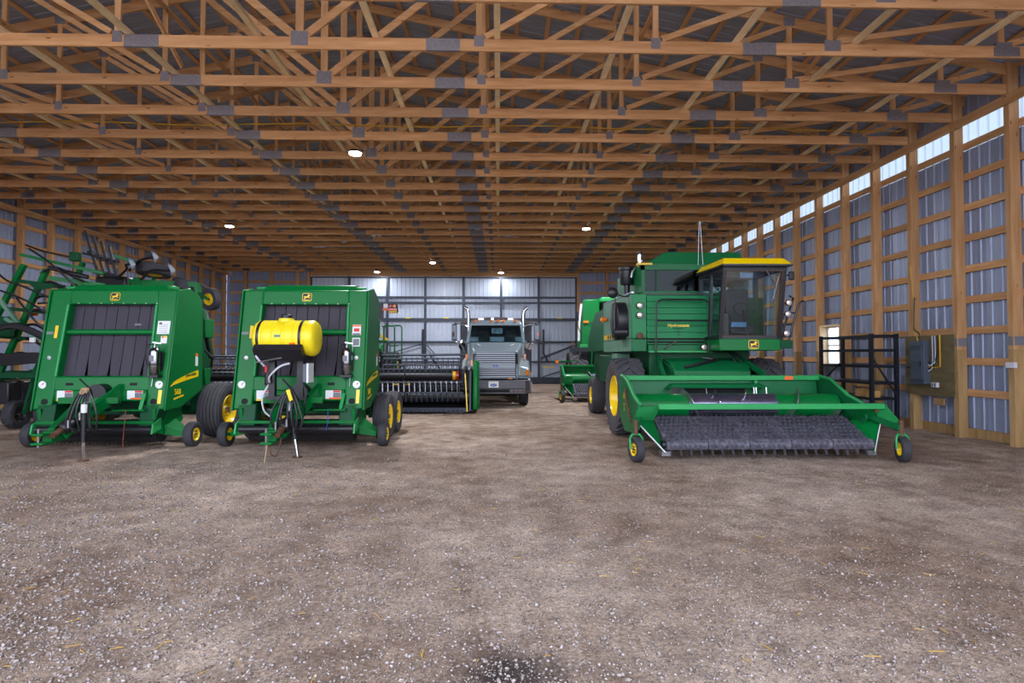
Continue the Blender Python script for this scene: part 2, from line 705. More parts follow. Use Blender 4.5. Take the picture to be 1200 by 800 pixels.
# ground
def build_floor():
    me = bpy.data.meshes.new('floor')
    xs = [-40, -28, -20] + [-16 + i * 0.16 for i in range(166)] + [11, 16, 24, 40]
    ys = [-45, -25, -12, -5, -1] + [1 + i * 0.14 for i in range(100)] + [15.5 + i * 0.8 for i in range(24)] + [40, 60]
    vs_, fs_ = [], []
    for y in ys:
        for x in xs:
            d = 0.0
            if -15 < x < 10 and 0 < y < 32:
                p = V((x * 0.6, y * 0.6, 0))
                d = 0.022 * noise.noise(p) + 0.012 * noise.noise(p * 3.1) + 0.008 * noise.noise(p * 9)
                k = min(1, max(0.15, (9.5 - y) / 3)) if y > 6.5 else 1
                d *= k
                if x > 7.9 and y < 13:      # loose soil heaped along the wall
                    d += 0.05 * min(1, (x - 7.9) / 1.2) * (0.6 + 0.6 * noise.noise(p * 4))
            vs_.append((x, y, d - 0.004))
    nx = len(xs)
    for j in range(len(ys) - 1):
        for i in range(nx - 1):
            fs_.append((j * nx + i, j * nx + i + 1, (j + 1) * nx + i + 1, (j + 1) * nx + i))
    me.from_pydata(vs_, [], fs_)
    me.shade_smooth()
    me.materials.append(M['ground'])
    struct('floor', 'packed dirt and gravel floor of the shed', (0, 0, 0), me)


build_floor()


def sheet_mesh(name, m, width, length, rib=0.019, pitch=0.2285, both=False):
    """ribbed steel sheet: width along +x, length along +z, ribs bulge to -y"""
    prof = [(0, 0)]
    k = int(round(width / pitch))
    for i in range(k):
        c = (i + 0.5) * pitch
        prof += [(c - 0.032, 0), (c - 0.014, -rib), (c + 0.014, -rib), (c + 0.032, 0)]
        if i < k - 1:
            prof += [(c + pitch / 2 - 0.02, 0), (c + pitch / 2, -0.004), (c + pitch / 2 + 0.02, 0)]
    prof.append((width, 0))
    mb = MB()
    n = len(prof)
    th = 0.003
    front = [(x, y, 0) for x, y in prof] + [(x, y, length) for x, y in prof]
    back = [(x, y + th, 0) for x, y in prof] + [(x, y + th, length) for x, y in prof]
    fs_ = []
    for i in range(n - 1):
        fs_.append((i, i + 1, n + i + 1, n + i))
        fs_.append((2 * n + i + 1, 2 * n + i, 3 * n + i, 3 * n + i + 1))
    mb.add(front + back, fs_)
    me = bpy.data.meshes.new(name)
    me.from_pydata(mb.v, [], mb.f)
    me.materials.append(M[m])
    return me


PW = 0.914


def boxmesh(name, m, dx, dy, dz, bevel=0.004):
    mb = MB().box(-dx / 2, dx / 2, -dy / 2, dy / 2, -dz / 2, dz / 2)
    me = bpy.data.meshes.new(name)
    me.from_pydata(mb.v, [], mb.f)
    if bevel:
        bm = bmesh.new()
        bm.from_mesh(me)
        bmesh.ops.recalc_face_normals(bm, faces=bm.faces)
        bmesh.ops.bevel(bm, geom=bm.edges[:], offset=bevel, segments=1, affect='EDGES')
        bm.to_mesh(me)
        bm.free()
    me.materials.append(M[m])
    return me


GIRT_Z = [0.30 + 0.61 * i for i in range(10)]


def side_wall(name, label, x_in, sgn, skylight):
    """sgn=+1: wall on the right, outside towards +x"""
    w = struct(name, label, (x_in, 0, 0))
    xo = sgn * POST_D
    # posts, with the lower treated section scabbed in as in a spliced post
    up = boxmesh('post', 'wood_z', POST_D, POST_W, 7.0 - 1.75)
    lo = boxmesh('post_base', 'wood_treated', POST_D, POST_W + 0.002, 1.77)
    n0 = 5 if sgn > 0 else 9
    for n in range(n0, 27):
        zs = 1.75 + 0.25 * ((n * 7) % 3 - 1)
        inst('post', up, w, (sgn * POST_D / 2, yn(n), 7.0 - (7.0 - 1.75) / 2))
        inst('post_base', lo, w, (sgn * POST_D / 2, yn(n), 1.75 / 2 - 0.01))
        if sgn > 0 and n in (8, 9):
            pl = boxmesh('splice_plate', 'gusset', 0.004, POST_W * 0.9, 0.16, 0)
            inst('splice_plate', pl, w, (-0.003, yn(n), 1.75 + 0.15))
            side = boxmesh('splice_plate', 'gusset', POST_D * 0.9, 0.004, 0.16, 0)
            inst('splice_plate', side, w, (POST_D / 2, yn(n) - POST_W / 2 - 0.003, 1.75 + 0.15))
    # girts
    L = S * 4
    gm = boxmesh('girt', 'wood_y', 0.04, L - 0.004, 0.14)
    xg = sgn * (POST_D + 0.02)
    for i, z in enumerate(GIRT_Z):
        if i == 0:
            continue
        for k in range(1, 7):
            yc = yn(4 * k + 2 + (2 if i % 2 else 0)) + 0
            if yc - L / 2 > YB - 0.2:
                continue
            if yc + L / 2 > YB:
                half = boxmesh('girt', 'wood_y', 0.04, YB - (yc - L / 2) - 0.02, 0.14)
                inst('girt', half, w, (xg, (yc - L / 2 + YB) / 2, z))
            elif skylight and WIN_Z0 < z < WIN_Z1 and yc - L / 2 < WIN_Y0 and yc + L / 2 > WIN_Y1:
                for a, b in ((yc - L / 2, WIN_Y0 - 0.03), (WIN_Y1 + 0.03, yc + L / 2)):
                    if b - a > 0.1:
                        inst('girt', boxmesh('girt', 'wood_y', 0.04, b - a, 0.14), w, (xg, (a + b) / 2, z))
            else:
                inst('girt', gm, w, (xg, yc, z))
    sk = boxmesh('skirt_board', 'wood_treated', 0.04, L - 0.004, 0.24)
    for k in range(1, 7):
        yc = yn(4 * k + 2)
        if yc + L / 2 < YB:
            inst('skirt_board', sk, w, (xg, yc, 0.10))
    # long beam nailed to the inner faces, under the trusses
    bm_ = boxmesh('wall_beam', 'wood_y', 0.045, L - 0.004, 0.18)
    for k in range(0, 7):
        yc = yn(4 * k + 3)
        if yc + L / 2 > YB:
            sh = boxmesh('wall_beam', 'wood_y', 0.045, YB - (yc - L / 2) - 0.05, 0.18)
            inst('wall_beam', sh, w, (-sgn * 0.024, (yc - L / 2 + YB) / 2, ZCH - 0.20))
        else:
            inst('wall_beam', bm_, w, (-sgn * 0.024, yc, ZCH - 0.20))
    # steel sheets
    xs = sgn * (POST_D + 0.065)
    top = 7.15
    rz = -sgn * pi / 2
    ny = int((YB - YF) / PW) + 1

    def put(me, k, z, nm='panel'):
        y = YB - (k + 1) * PW if sgn < 0 else YB - k * PW
        o = inst(nm, me, w, (xs, y, z))
        o.rotation_euler = (0, 0, pi / 2 if sgn < 0 else -pi / 2)
    if skylight:
        a = sheet_mesh('panel', 'wall_steel', PW, 5.72)
        b = sheet_mesh('skylight_panel', 'skylight', PW, 0.64)
        c = sheet_mesh('panel', 'wall_steel', PW, top - 6.36)
        for k in range(ny):
            yy = YB - k * PW
            # the sheet at the little window is cut in two
            if WIN_Y0 + 0.05 < yy - PW / 2 < WIN_Y1 - 0.05:
                put(sheet_mesh('panel', 'wall_steel', PW, WIN_Z0), k, 0)
                put(sheet_mesh('panel', 'wall_steel', PW, 5.72 - WIN_Z1), k, WIN_Z1)
            else:
                put(a, k, 0)
            put(b, k, 5.72, 'skylight_panel')
            put(c, k, 6.36)
    else:
        a = sheet_mesh('panel', 'wall_steel', PW, top)
        for k in range(ny):
            put(a, k, 0)
    return w


WIN_Y1 = YB - 18 * PW
WIN_Y0 = WIN_Y1 - PW
WIN_Z0, WIN_Z1 = 1.37, 2.46
wall_right = side_wall('wall_right', 'ribbed steel shed wall on timber posts and girts with clear strip along the top', XR, 1, True)
wall_left = side_wall('wall_left', 'ribbed steel shed wall on timber posts and girts without clear strip', XL, -1, False)


# little window in the right wall
def build_window():
    w = struct('window_1', 'small square window with timber jambs in the steel wall', (XR + 0.2, (WIN_Y0 + WIN_Y1) / 2, WIN_Z0))
    y0, y1, z0, z1 = WIN_Y0, WIN_Y1, WIN_Z0, WIN_Z1
    x0, x1 = XR + 0.03, XR + 0.29
    for nm, b in (('jamb', (x0, x1, y0 - 0.02, y0 + 0.02, z0, z1)), ('jamb', (x0, x1, y1 - 0.02, y1 + 0.02, z0, z1)),
                  ('head', (x0, x1, y0 + 0.02, y1 - 0.02, z1 - 0.02, z1 + 0.02)), ('sill', (x0, x1, y0 + 0.02, y1 - 0.02, z0 - 0.02, z0 + 0.02))):
        part(nm, MB().box(*b), 'wood_pale', w)
    f = MB()
    xf0, xf1 = XR + 0.24, XR + 0.28
    for b in ((y0 + 0.02, y0 + 0.06, z0 + 0.02, z1 - 0.02), (y1 - 0.06, y1 - 0.02, z0 + 0.02, z1 - 0.02),
              (y0 + 0.06, y1 - 0.06, z0 + 0.02, z0 + 0.06), (y0 + 0.06, y1 - 0.06, z1 - 0.06, z1 - 0.02),
              (y0 + 0.06, y1 - 0.06, (z0 + z1) / 2 - 0.02, (z0 + z1) / 2 + 0.02)):
        f.box(xf0, xf1, *b)
    part('window_frame', f, 'white', w)
    for za, zb in ((z0 + 0.06, (z0 + z1) / 2 - 0.02), ((z0 + z1) / 2 + 0.02, z1 - 0.06)):
        part('pane', MB().box(xf0 + 0.015, xf0 + 0.021, y0 + 0.06, y1 - 0.06, za, zb), 'window_glass', w)


build_window()


# back wall with the big bifold door
DX0, DX1 = -10.62, 4.46


def build_back():
    w = struct('wall_back', 'end wall of ribbed steel on timber posts either side of the big door', (XC, YB, 0))

    def zr(x):
        return ztop(x) + 0.05
    # posts
    xs = [XL + 0.9, XL + 2.35, XL + 3.8, DX0 - 0.10, DX1 + 0.10, DX1 + 1.75, DX1 + 3.3]
    for x in xs:
        h = ZCH + 0.2
        part('post', MB().box(x - 0.07, x + 0.07, YB - 0.19, YB, 0, h), 'wood_z', w)
    for i, z in enumerate(GIRT_Z[1:]):
        for a, b in ((XL, DX0 - 0.17), (DX1 + 0.17, XR)):
            part('girt', MB().box(a, b, YB, YB + 0.04, z - 0.07, z + 0.07), 'wood_x', w)
    for a, b in ((XL, DX0 - 0.17), (DX1 + 0.17, XR)):
        k = int((b - a) / PW) + 1
        pw = (b - a + 0.34) / k
        for i in range(k):
            me = sheet_mesh('panel', 'wall_steel', PW, 9.0)
            o = inst('panel', me, w, (a - (0.32 if a < XC else 0.02) + i * pw - XC, 0.07, 0))
            o.scale.x = pw / PW
    # steel over the door up to the roof
    part('gable_sheet', MB().prism([(XL - 0.3, 6.3), (XR + 0.3, 6.3), (XR + 0.3, ztop(XR) + 0.2), (XC, ztop(XC) + 0.2), (XL - 0.3, ztop(XL) + 0.2)], 'y', YB + 0.1, YB + 0.12), 'roof_steel', w)
    part('header_beam', MB().box(DX0 - 0.17, DX1 + 0.17, YB - 0.05, YB + 0.06, 6.14, 6.42), 'wood_x', w)

    d = struct('door_1', 'wide pale ribbed steel bifold door with dark tube framing', ((DX0 + DX1) / 2, YB, 0))
    cx = (DX0 + DX1) / 2
    n = 16
    pw = (DX1 - DX0) / n
    me = sheet_mesh('panel', 'door_steel', PW, 6.12)
    for i in range(n):
        o = inst('panel', me, d, (DX0 + i * pw - cx, 0.10, 0.03))
        o.scale.x = pw / PW
    bay = (DX1 - DX0) / 7
    for k in range(8):
        x = DX0 + bay * k
        t = 0.06
        part('door_post', MB().box(x - t, x + t, YB - 0.06, YB + 0.06, 0.05, 6.12), 'dark_tube', d)
    for z, t in ((6.07, 0.035), (4.93, 0.05), (4.62, 0.05), (3.66, 0.085), (2.38, 0.06), (1.26, 0.045), (0.22, 0.16)):
        part('door_rail', MB().box(DX0, DX1, YB - 0.07, YB + 0.04, z - t, z + t), 'dark_tube', d)
    # braces and the folding hardware
    for a, b, wd in (((DX0 + bay * 6.05, 1.45), (DX0 + bay * 6.95, 2.2), 0.12), ((DX0 + bay * 6.1, 0.4), (DX0 + bay * 6.95, 1.0), 0.06),
                     ((DX0 + bay * 2.1, 1.75), (DX0 + bay * 2.95, 2.3), 0.05), ((DX0 + bay * 3.05, 2.2), (DX0 + bay * 3.3, 1.6), 0.05),
                     ((DX0 + bay * 0.1, 1.75), (DX0 + bay * 0.95, 2.3), 0.05), ((DX0 + bay * 1.05, 2.2), (DX0 + bay * 1.3, 1.6), 0.05)):
        part('door_brace', MB().bar((a[0], YB - 0.12, a[1]), (b[0], YB - 0.12, b[1]), 0.05, wd), 'dark_tube', d)
    for x in (DX0 + bay * 2.95, DX0 + bay * 6.12):
        part('door_strut', MB().path([(x, YB - 0.16, 3.1), (x, YB - 0.16, 1.75), (x + 0.25, YB - 0.16, 1.25)], 0.06, 6), 'dark_tube', d)
    for k in (2, 3, 6):
        x = DX0 + bay * k + bay * 0.55
        part('marker_tag', MB().box(x - 0.15, x + 0.15, YB - 0.09, YB - 0.075, 3.72, 3.78), 'yellow', d)
    part('marker_tag', MB().box(DX0 + bay * 6.1, DX0 + bay * 6.25 + 0.3, YB - 0.19, YB - 0.17, 0.94, 1.0), 'yellow', d)
    part('bottom_seal', MB().box(DX0, DX1, YB + 0.0, YB + 0.14, 0.0, 0.07), 'black', d)


build_back()


# roof
def build_roof():
    c = struct('ceiling', 'ribbed steel roof on timber purlins', (XC, 0, 0))
    half = 12.55
    rise = 0.207 * half
    sl = math.hypot(half, rise)
    ang = math.atan2(rise, half)
    zr = ztop(XC) + 0.094
    for sgn in (-1, 1):
        # purlins lie flat on the top chords
        for i in range(20):
            dd = 0.25 + i * 0.635
            x = sgn * dd
            z = ztop(XC + x) + 0.094 + 0.02
            for a, b in ((YF, 9.8), (9.8, 21.0), (21.0, YB)):
                o = inst('purlin', PUR(b - a), c, (x, (a + b) / 2, z))
                o.rotation_euler = (0, sgn * ang, 0)
        me = sheet_mesh('roof_panel', 'roof_steel', PW, sl)
        n = int((YB - YF) / PW) + 1
        for k in range(n):
            o = inst('roof_panel', me, c, (0, YB - k * PW if sgn > 0 else YB - (k + 1) * PW, zr + 0.042))
            # sheet's z axis -> down the slope, its x axis -> along y, ribs up
            zax = V((sgn * cos(ang), 0, -sin(ang)))
            xax = V((0, -sgn, 0))
            yax = zax.cross(xax)
            o.rotation_euler = Matrix((xax, yax, zax)).transposed().to_euler()


_pc = {}


def PUR(L):
    k = round(L, 2)
    if k not in _pc:
        _pc[k] = boxmesh('purlin', 'wood_y', 0.089, L - 0.01, 0.038, 0)
    return _pc[k]


build_roof()


# ------------------------------------------------------------------ trusses
NODES = [0, 2.73, 5.46, 8.19, 10.92]
SPL = [XC - 9.05 + 1.8, XC - 2.22, XC + 2.18, XC + 7.07]
SPL = [-10.55, -5.4, -0.85, 4.05]


def build_trusses():
    proto = thing('roof_truss', 'timber roof truss with metal gusset plates spanning the shed between the side walls', 'truss', (XC, yn(4), ZCH), 'roof trusses')
    tree = {proto: []}
    yc = yn(4)
    t = 0.038

    def add(nm, mb, m):
        o = part(nm, mb, m, proto)
        tree[proto].append(o)
        return o
    ends = [XL - 0.1] + SPL + [XR + 0.1]
    for a, b in zip(ends[:-1], ends[1:]):
        add('bottom_chord', MB().box(a + 0.002, b - 0.002, yc - t / 2, yc + t / 2, ZCH - 0.092, ZCH + 0.092), 'wood_x')
    for s in (-1, 1):
        p = (XC, yc, ztop(XC))
        q = (XC + s * 12.5, yc, ztop(XC + 12.5))
        add('top_chord', MB().bar(p, q, t, 0.184), 'wood_x')
    pl = 0.022

    def plate(x, z, w, h):
        add('gusset_plate', MB().box(x - w / 2, x + w / 2, yc - pl, yc + pl, z - h / 2, z + h / 2), 'gusset')
    for s in (-1, 1):
        for i, d in enumerate(NODES):
            if i == 0 and s < 0:
                continue
            x = XC + s * d
            zt = ztop(x)
            wv = 0.12 if i == 0 else 0.09
            add('web', MB().box(x - wv / 2, x + wv / 2, yc - t / 2 + 0.001, yc + t / 2 - 0.001, ZCH + 0.09, zt - 0.06), 'wood_z')
            if i == 0:
                plate(x, ZCH + 0.07, 0.26, 0.22)
                plate(x, zt, 0.4, 0.2)
            else:
                plate(x + s * (0.0 if i < 3 else 0.04), ZCH + 0.06, 0.15 if i < 3 else 0.26, 0.17 if i < 4 else 0.18)
                plate(x, zt, 0.2, 0.16)
        for i in range(4):
            p = (XC + s * (NODES[i] + 0.10), yc, ZCH + 0.13)
            xq = XC + s * (NODES[i + 1] - 0.06)
            q = (xq, yc, ztop(xq) - 0.10)
            add('web', MB().bar(p, q, t - 0.002, 0.12 if i == 0 else 0.089), 'wood_x')
        p = (XC + s * (NODES[4] + 0.1), yc, ZCH + 0.12)
        xq = XC + s * 11.75
        add('web', MB().bar(p, (xq, yc, ztop(xq) - 0.1), t - 0.002, 0.089), 'wood_x')
        plate(XC + s * 11.0, ZCH + 0.0, 0.42, 0.15)
    for x in SPL:
        plate(x, ZCH, 0.52, 0.185)
    for n in range(5, 27):
        c = copy_tree(proto, tree)
        c.location = (XC, yn(n), ZCH)
        if n == 10:
            c['label'] = 'timber roof truss that carries the thin yellow power cable'
        elif n == 26:
            c['label'] = 'timber roof truss closest to the big steel door'
    return proto


build_trusses()


def build_braces():
    # boards laid along the building on top of the bottom chords
    n = 0
    for k in range(-8, 5):
        x = k * 1.86 - 0.02
        if k == -2:
            x += 0.08
        if not (XL + 0.8 < x < XR - 0.8):
            continue
        z = ZCH + 0.094 + 0.032
        ya = yn(4) - 0.3
        solo('brace_board', MB().bar((x, ya, z), (x, YB - 0.4, z), 0.089, 0.06), 'wood_pale',
             'long pale board running the length of the shed on top of the truss bottom chords', 'board', (x, ya, z), 'lateral brace boards')
    # boards along the webs, higher up
    for s in (-1, 1):
        for d, zf in ((2.73, 0.5), (5.46, 0.5)):
            x = XC + s * d + 0.09
            z = ZCH + (ztop(x) - ZCH) * zf
            solo('web_brace', MB().bar((x, yn(4), z), (x, YB - 0.6, z), 0.036, 0.089), 'wood_y',
                 'timber brace running from truss to truss halfway up the webs', 'board', (x, yn(4), z), 'web braces')
        # sloping braces between neighbouring trusses
    i = 0
    for d in (-8.2, -2.7, 2.7, 8.2):
        for n in (5, 9, 14, 19):
            x = XC + d + 0.27
            sg = 1 if (i % 2) else -1
            i += 1
            za, zb = ZCH + 0.22, ztop(x) - 0.14
            if sg < 0:
                za, zb = zb, za
            solo('diagonal_brace', MB().bar((x, yn(n) + 0.03, za), (x, yn(n + 3) - 0.03, zb), 0.036, 0.085), 'wood_y',
                 'sloping timber brace nailed between neighbouring roof trusses', 'board', (x, yn(n), min(za, zb)), 'diagonal truss braces')
    # short outrigger blocks at the right eave
    pts = [(XL + 0.2, yn(10) - 0.05, ZCH + 0.33)]
    k = 24
    for j in range(k + 1):
        x = XL + 0.2 + (XR - XL - 0.4) * j / k
        pts.append((x, yn(10) - 0.06, ZCH + 0.21 + 0.03 * sin(j * 1.3)))
    solo('power_cable', MB().path(pts, 0.012, 6), 'cable_yellow', 'thin yellow power cable strung across the shed along a truss', 'cable', (XC, yn(10), ZCH))


build_braces()


# ------------------------------------------------------------------ lamps
def build_lamps():
    spots = [(-3.25, 12.83), (-9.55, 20.26), (3.18, 20.36), (-3.26, 28.08), (-6.69, 31.32), (0.14, 31.48)]
    for i, (x, y) in enumerate(spots):
        z = 6.20
        L = thing('high_bay_lamp', ['lit white lamp under the trusses above the baler with the yellow tank', 'lit white lamp under the trusses between the balers and the left wall', 'lit white lamp under the trusses above the passage beside the combine',
                                    'lit white lamp under the trusses above the black cutting header', 'lit lamp close to the big door above the green harvester with hand rails', 'lit lamp close to the big door above the grey truck'][i],
                  'lamp', (x, y, z + 0.12), 'roof lamps')
        part('housing', MB().lathe([(0.1, 0), (0.1, 0.05), (0.05, 0.07), (0.04, 0.15), (0.0, 0.17), (0.0, 0.14)], (x, y, z + 0.02), 'z', 24), 'black', L)
        part('hanger', MB().tube((x, y, z + 0.10), (x, y, ZCH - 0.10), 0.012, 8), 'steel', L)
        n0 = int((y - Y0) / S)
        part('mounting_rail', MB().box(x - 0.04, x + 0.04, yn(n0) - 0.1, yn(n0 + 1) + 0.1, ZCH - 0.122, ZCH - 0.092), 'wood_y', L)
        lens = part('lens', MB().lathe([(0.03, 0.138), (0.0, 0.135), (-0.012, 0.09), (-0.016, 0)], (x, y, z), 'z', 24), 'lamp_lens', L)
        ld = bpy.data.lights.new('lamp_light', 'AREA')
        ld.shape = 'DISK'
        ld.size = 0.26
        ld.energy = LAMP_POWER * (0.18 if i > 3 else 1.0)
        ld.color = (0.93, 0.96, 1.0)
        lo = bpy.data.objects.new('lamp_light', ld)
        C.objects.link(lo)
        lo.parent = L
        lo.location = (0, 0, -0.15)


mat('lamp_lens', '#ffffff', emis='#f4f8ff', estr=25.0)
build_lamps()


# ------------------------------------------------------------------ emblem and decals
DEER = [(-0.42, -0.02), (-0.30, 0.06), (-0.10, 0.04), (0.08, 0.10), (0.16, 0.22), (0.06, 0.36), (0.14, 0.34), (0.22, 0.26), (0.24, 0.38),
        (0.30, 0.26), (0.44, 0.16), (0.42, 0.10), (0.30, 0.10), (0.26, -0.04), (0.40, -0.14), (0.36, -0.26), (0.32, -0.16), (0.12, -0.10),
        (-0.10, -0.14), (-0.34, -0.34), (-0.44, -0.34), (-0.24, -0.12)]


def rrect(w, h, r, k=4):
    out = []
    for cx, cy, a0 in ((w / 2 - r, h / 2 - r, 0), (-w / 2 + r, h / 2 - r, 90), (-w / 2 + r, -h / 2 + r, 180), (w / 2 - r, -h / 2 + r, 270)):
        for i in range(k + 1):
            a = radians(a0 + 90 * i / k)
            out.append((cx + r * cos(a), cy + r * sin(a)))
    return out


def emblem(parent, o, u, v, size):
    """yellow bordered black badge with a leaping deer; lies on the plane o + u, v"""
    o, u, v = V(o), V(u).normalized(), V(v).normalized()
    n = u.cross(v)
    b = part('emblem', MB().plate(rrect(size, size * 0.9, size * 0.2), o, u, v, 0.004), 'yellow', parent, label='yellow and black leaping deer badge')
    part('emblem_field', MB().plate(rrect(size * 0.9, size * 0.8, size * 0.17), o + n * 0.004, u, v, 0.002), 'black', b)
    part('emblem_deer', MB().plate([(x * size * 0.85, y * size * 0.85 + size * 0.04) for x, y in DEER], o + n * 0.006, u, v, 0.002), 'yellow', b)
    part('emblem_bar', MB().plate([(-size * 0.3, -size * 0.34), (size * 0.3, -size * 0.34), (size * 0.3, -size * 0.28), (-size * 0.3, -size * 0.28)], o + n * 0.006, u, v, 0.002), 'yellow', b)


def decal(parent, nm, m, o, u, v, w, h, th=0.004, label=None):
    return part(nm, MB().plate([(-w / 2, -h / 2), (w / 2, -h / 2), (w / 2, h / 2), (-w / 2, h / 2)], o, u, v, th), m, parent, label=label)


# ------------------------------------------------------------------ round balers
def baler(cx, cy, label, tandem, number):
    """front face foot at (cx, cy); the machine runs back along +y"""
    B = thing('round_baler', label, 'baler', (cx, cy + 0.8, 0), 'round balers')
    HW, ZB, ZT, LEAN = 1.12, 0.70, 2.83, 0.40

    def fy(z):
        return cy + (z - ZB) / (ZT - ZB) * LEAN

    def fp(x, z, off=0.0):
        return V((cx + x, fy(z) - off, z))
    U = V((1, 0, 0))
    Vv = V((0, LEAN, ZT - ZB)).normalized()

    def slab(mb, x0, x1, z0, z1, d, x0t=None, x1t=None, off=0.0):
        x0t = x0 if x0t is None else x0t
        x1t = x1 if x1t is None else x1t
        a = [fp(x0, z0, off), fp(x1, z0, off), fp(x1, z0, off) + V((0, d, 0)), fp(x0, z0, off) + V((0, d, 0))]
        b = [fp(x0t, z1, off), fp(x1t, z1, off), fp(x1t, z1, off) + V((0, d, 0)), fp(x0t, z1, off) + V((0, d, 0))]
        mb.hexa(a, b)

    # front frame: two wide posts, a head and a sill around the belt opening
    fr = MB()
    slab(fr, -HW, -0.80, ZB + 0.0, ZT, 0.36, -HW, -0.76)
    slab(fr, 0.80, HW, ZB + 0.0, ZT, 0.36, 0.76, HW)
    slab(fr, -0.78, 0.78, 2.56, ZT, 0.20)
    slab(fr, -0.82, 0.82, 1.02, 1.28, 0.30)
    part('front_frame', fr, 'green', B, bevel=0.03, seg=3)
    # lower corner brackets
    for s in (-1, 1):
        k = MB()
        k.hexa([fp(s * 0.72, 0.42), fp(s * 0.98, 0.42), fp(s * 0.98, 0.42) + V((0, 0.3, 0)), fp(s * 0.72, 0.42) + V((0, 0.3, 0))],
               [fp(s * 0.72, 0.80), fp(s * 1.06, 0.80), fp(s * 1.06, 0.80) + V((0, 0.3, 0)), fp(s * 0.72, 0.80) + V((0, 0.3, 0))])
        part('corner_bracket', k, 'green_dark', B, bevel=0.02)
        part('inner_lip', MB().path([fp(s * 0.80, 1.28, 0.012), fp(s * 0.78, 2.55, 0.012)], 0.022, 8), 'green_light', B)
    # box shelf under the sill
    part('sill_box', MB().box(cx - 0.79, cx + 0.79, cy + 0.05, cy + 0.42, 0.84, 1.03), 'green', B, bevel=0.02)
    # side shields
    for s in (-1, 1):
        x0, x1 = cx + s * HW, cx + s * (HW + 0.035)
        poly = [(cy - 0.01, ZB - 0.02), (cy + LEAN - 0.02, ZT), (cy + 0.75, 2.90), (cy + 1.18, 2.72), (cy + 1.22, 0.98), (cy + 0.5, 0.70)]
        sp = part('side_shield', MB().prism(poly, 'x', min(x0, x1), max(x0, x1)), 'green', B, bevel=0.012)
        xs = cx + s * (HW + 0.0355)
        # yellow swoosh on the shield
        sw = []
        for i in range(9):
            t = i / 8
            sw.append((cy + 0.14 + 0.92 * t, 1.10 + 0.26 * t ** 0.6))
        for i in range(8, -1, -1):
            t = i / 8
            sw.append((cy + 0.14 + 0.92 * t, 1.09 + 0.15 * t ** 0.8))
        part('shield_stripe', MB().prism(sw, 'x', min(xs, xs + s * 0.003), max(xs, xs + s * 0.003)), 'yellow', sp)
        rot = (pi / 2, 0, pi / 2) if s > 0 else (pi / 2, 0, -pi / 2)
        xt = cx + s * (HW + 0.039)
        text_part('model_number', number, 0.14, (xt, cy + 0.36, 0.985), rot, 'yellow', sp)
        text_part('maker_name', 'JOHN DEERE', 0.062, (xt + s * 0.002, cy + 0.80, 1.275), (rot[0] , 0.10 * -s, rot[2]), 'green_dark', sp)
        part('number_bar', MB().prism([(cy + 0.24, 0.85), (cy + 0.56, 0.90), (cy + 0.56, 0.93), (cy + 0.24, 0.88)], 'x', min(xs, xs + s * 0.003), max(xs, xs + s * 0.003)), 'yellow', sp)
        part('warning_label', MB().box(min(xs, xs + s * 0.003), max(xs, xs + s * 0.003), cy + 0.95, cy + 1.04, 1.44, 1.68), 'label_white', sp)
        part('warning_label_head', MB().box(min(xs, xs + s * 0.004), max(xs, xs + s * 0.004), cy + 0.95, cy + 1.04, 1.62, 1.68), 'label_orange', sp)
        # rear frame column, tool box
        xc0 = cx + s * 0.88
        part('frame_column', MB().box(min(xc0, xc0 + s * 0.16), max(xc0, xc0 + s * 0.16), cy + 1.28, cy + 1.46, 0.55, 2.55), 'green_dark', B, bevel=0.01)
        part('reflector', MB().box(cx + s * 1.0 - 0.03, cx + s * 1.0 + 0.03, cy + 1.268, cy + 1.28, 1.42, 1.52), 'yellow', B)
        part('tool_box', MB().box(cx + s * 0.93 - 0.28, cx + s * 0.93 + 0.10, cy + 1.55, cy + 1.9, 2.0, 2.38), 'green', B, bevel=0.015)
        part('lower_box', MB().box(cx + s * 0.95 - 0.12, cx + s * 0.95 + 0.12, cy + 1.5, cy + 1.7, 1.05, 1.38), 'green', B, bevel=0.015)
        part('hydraulic_cylinder', MB().tube((cx + s * 0.96, cy + 1.5, 2.5), (cx + s * 0.86, cy + 2.1, 1.6), 0.04, 10), 'black', B)
        part('gate_latch', MB().path([(cx + s * 1.0, cy + 1.6, 1.75), (cx + s * 1.12, cy + 1.65, 1.6), (cx + s * 1.08, cy + 1.7, 1.4)], 0.03, 6), 'black', B)
        # lower side deck around the gauge wheel arm
        part('pickup_side', MB().prism([(cy - 0.05, 0.72), (cy + 0.75, 0.78), (cy + 0.85, 0.45), (cy + 0.45, 0.18), (cy + 0.0, 0.30)], 'x', min(cx + s * 0.94, cx + s * 1.0), max(cx + s * 0.94, cx + s * 1.0)), 'green', B, bevel=0.01)
        arm = MB()
        arm.hexa([(cx + s * 1.0, cy + 0.24, 0.24), (cx + s * 1.0, cy + 0.55, 0.28), (cx + s * 1.30, cy + 0.50, 0.20), (cx + s * 1.30, cy + 0.32, 0.18)],
                 [(cx + s * 1.0, cy + 0.24, 0.40), (cx + s * 1.0, cy + 0.55, 0.52), (cx + s * 1.30, cy + 0.50, 0.30), (cx + s * 1.30, cy + 0.32, 0.28)])
        arm.tube((cx + s * 1.26, cy + 0.40, 0.22), (cx + s * 1.43, cy + 0.40, 0.22), 0.03, 10)
        part('gauge_wheel_arm', arm, 'green', B, bevel=0.008)
        wheel(B, (cx + s * 1.415, cy + 0.40, 0.222), 0.222, 0.16, 0.115, s, 'plain', 'rubber', 'yellow', 28, 0.5, name='gauge_wheel')
    # roof lid
    lid = MB()
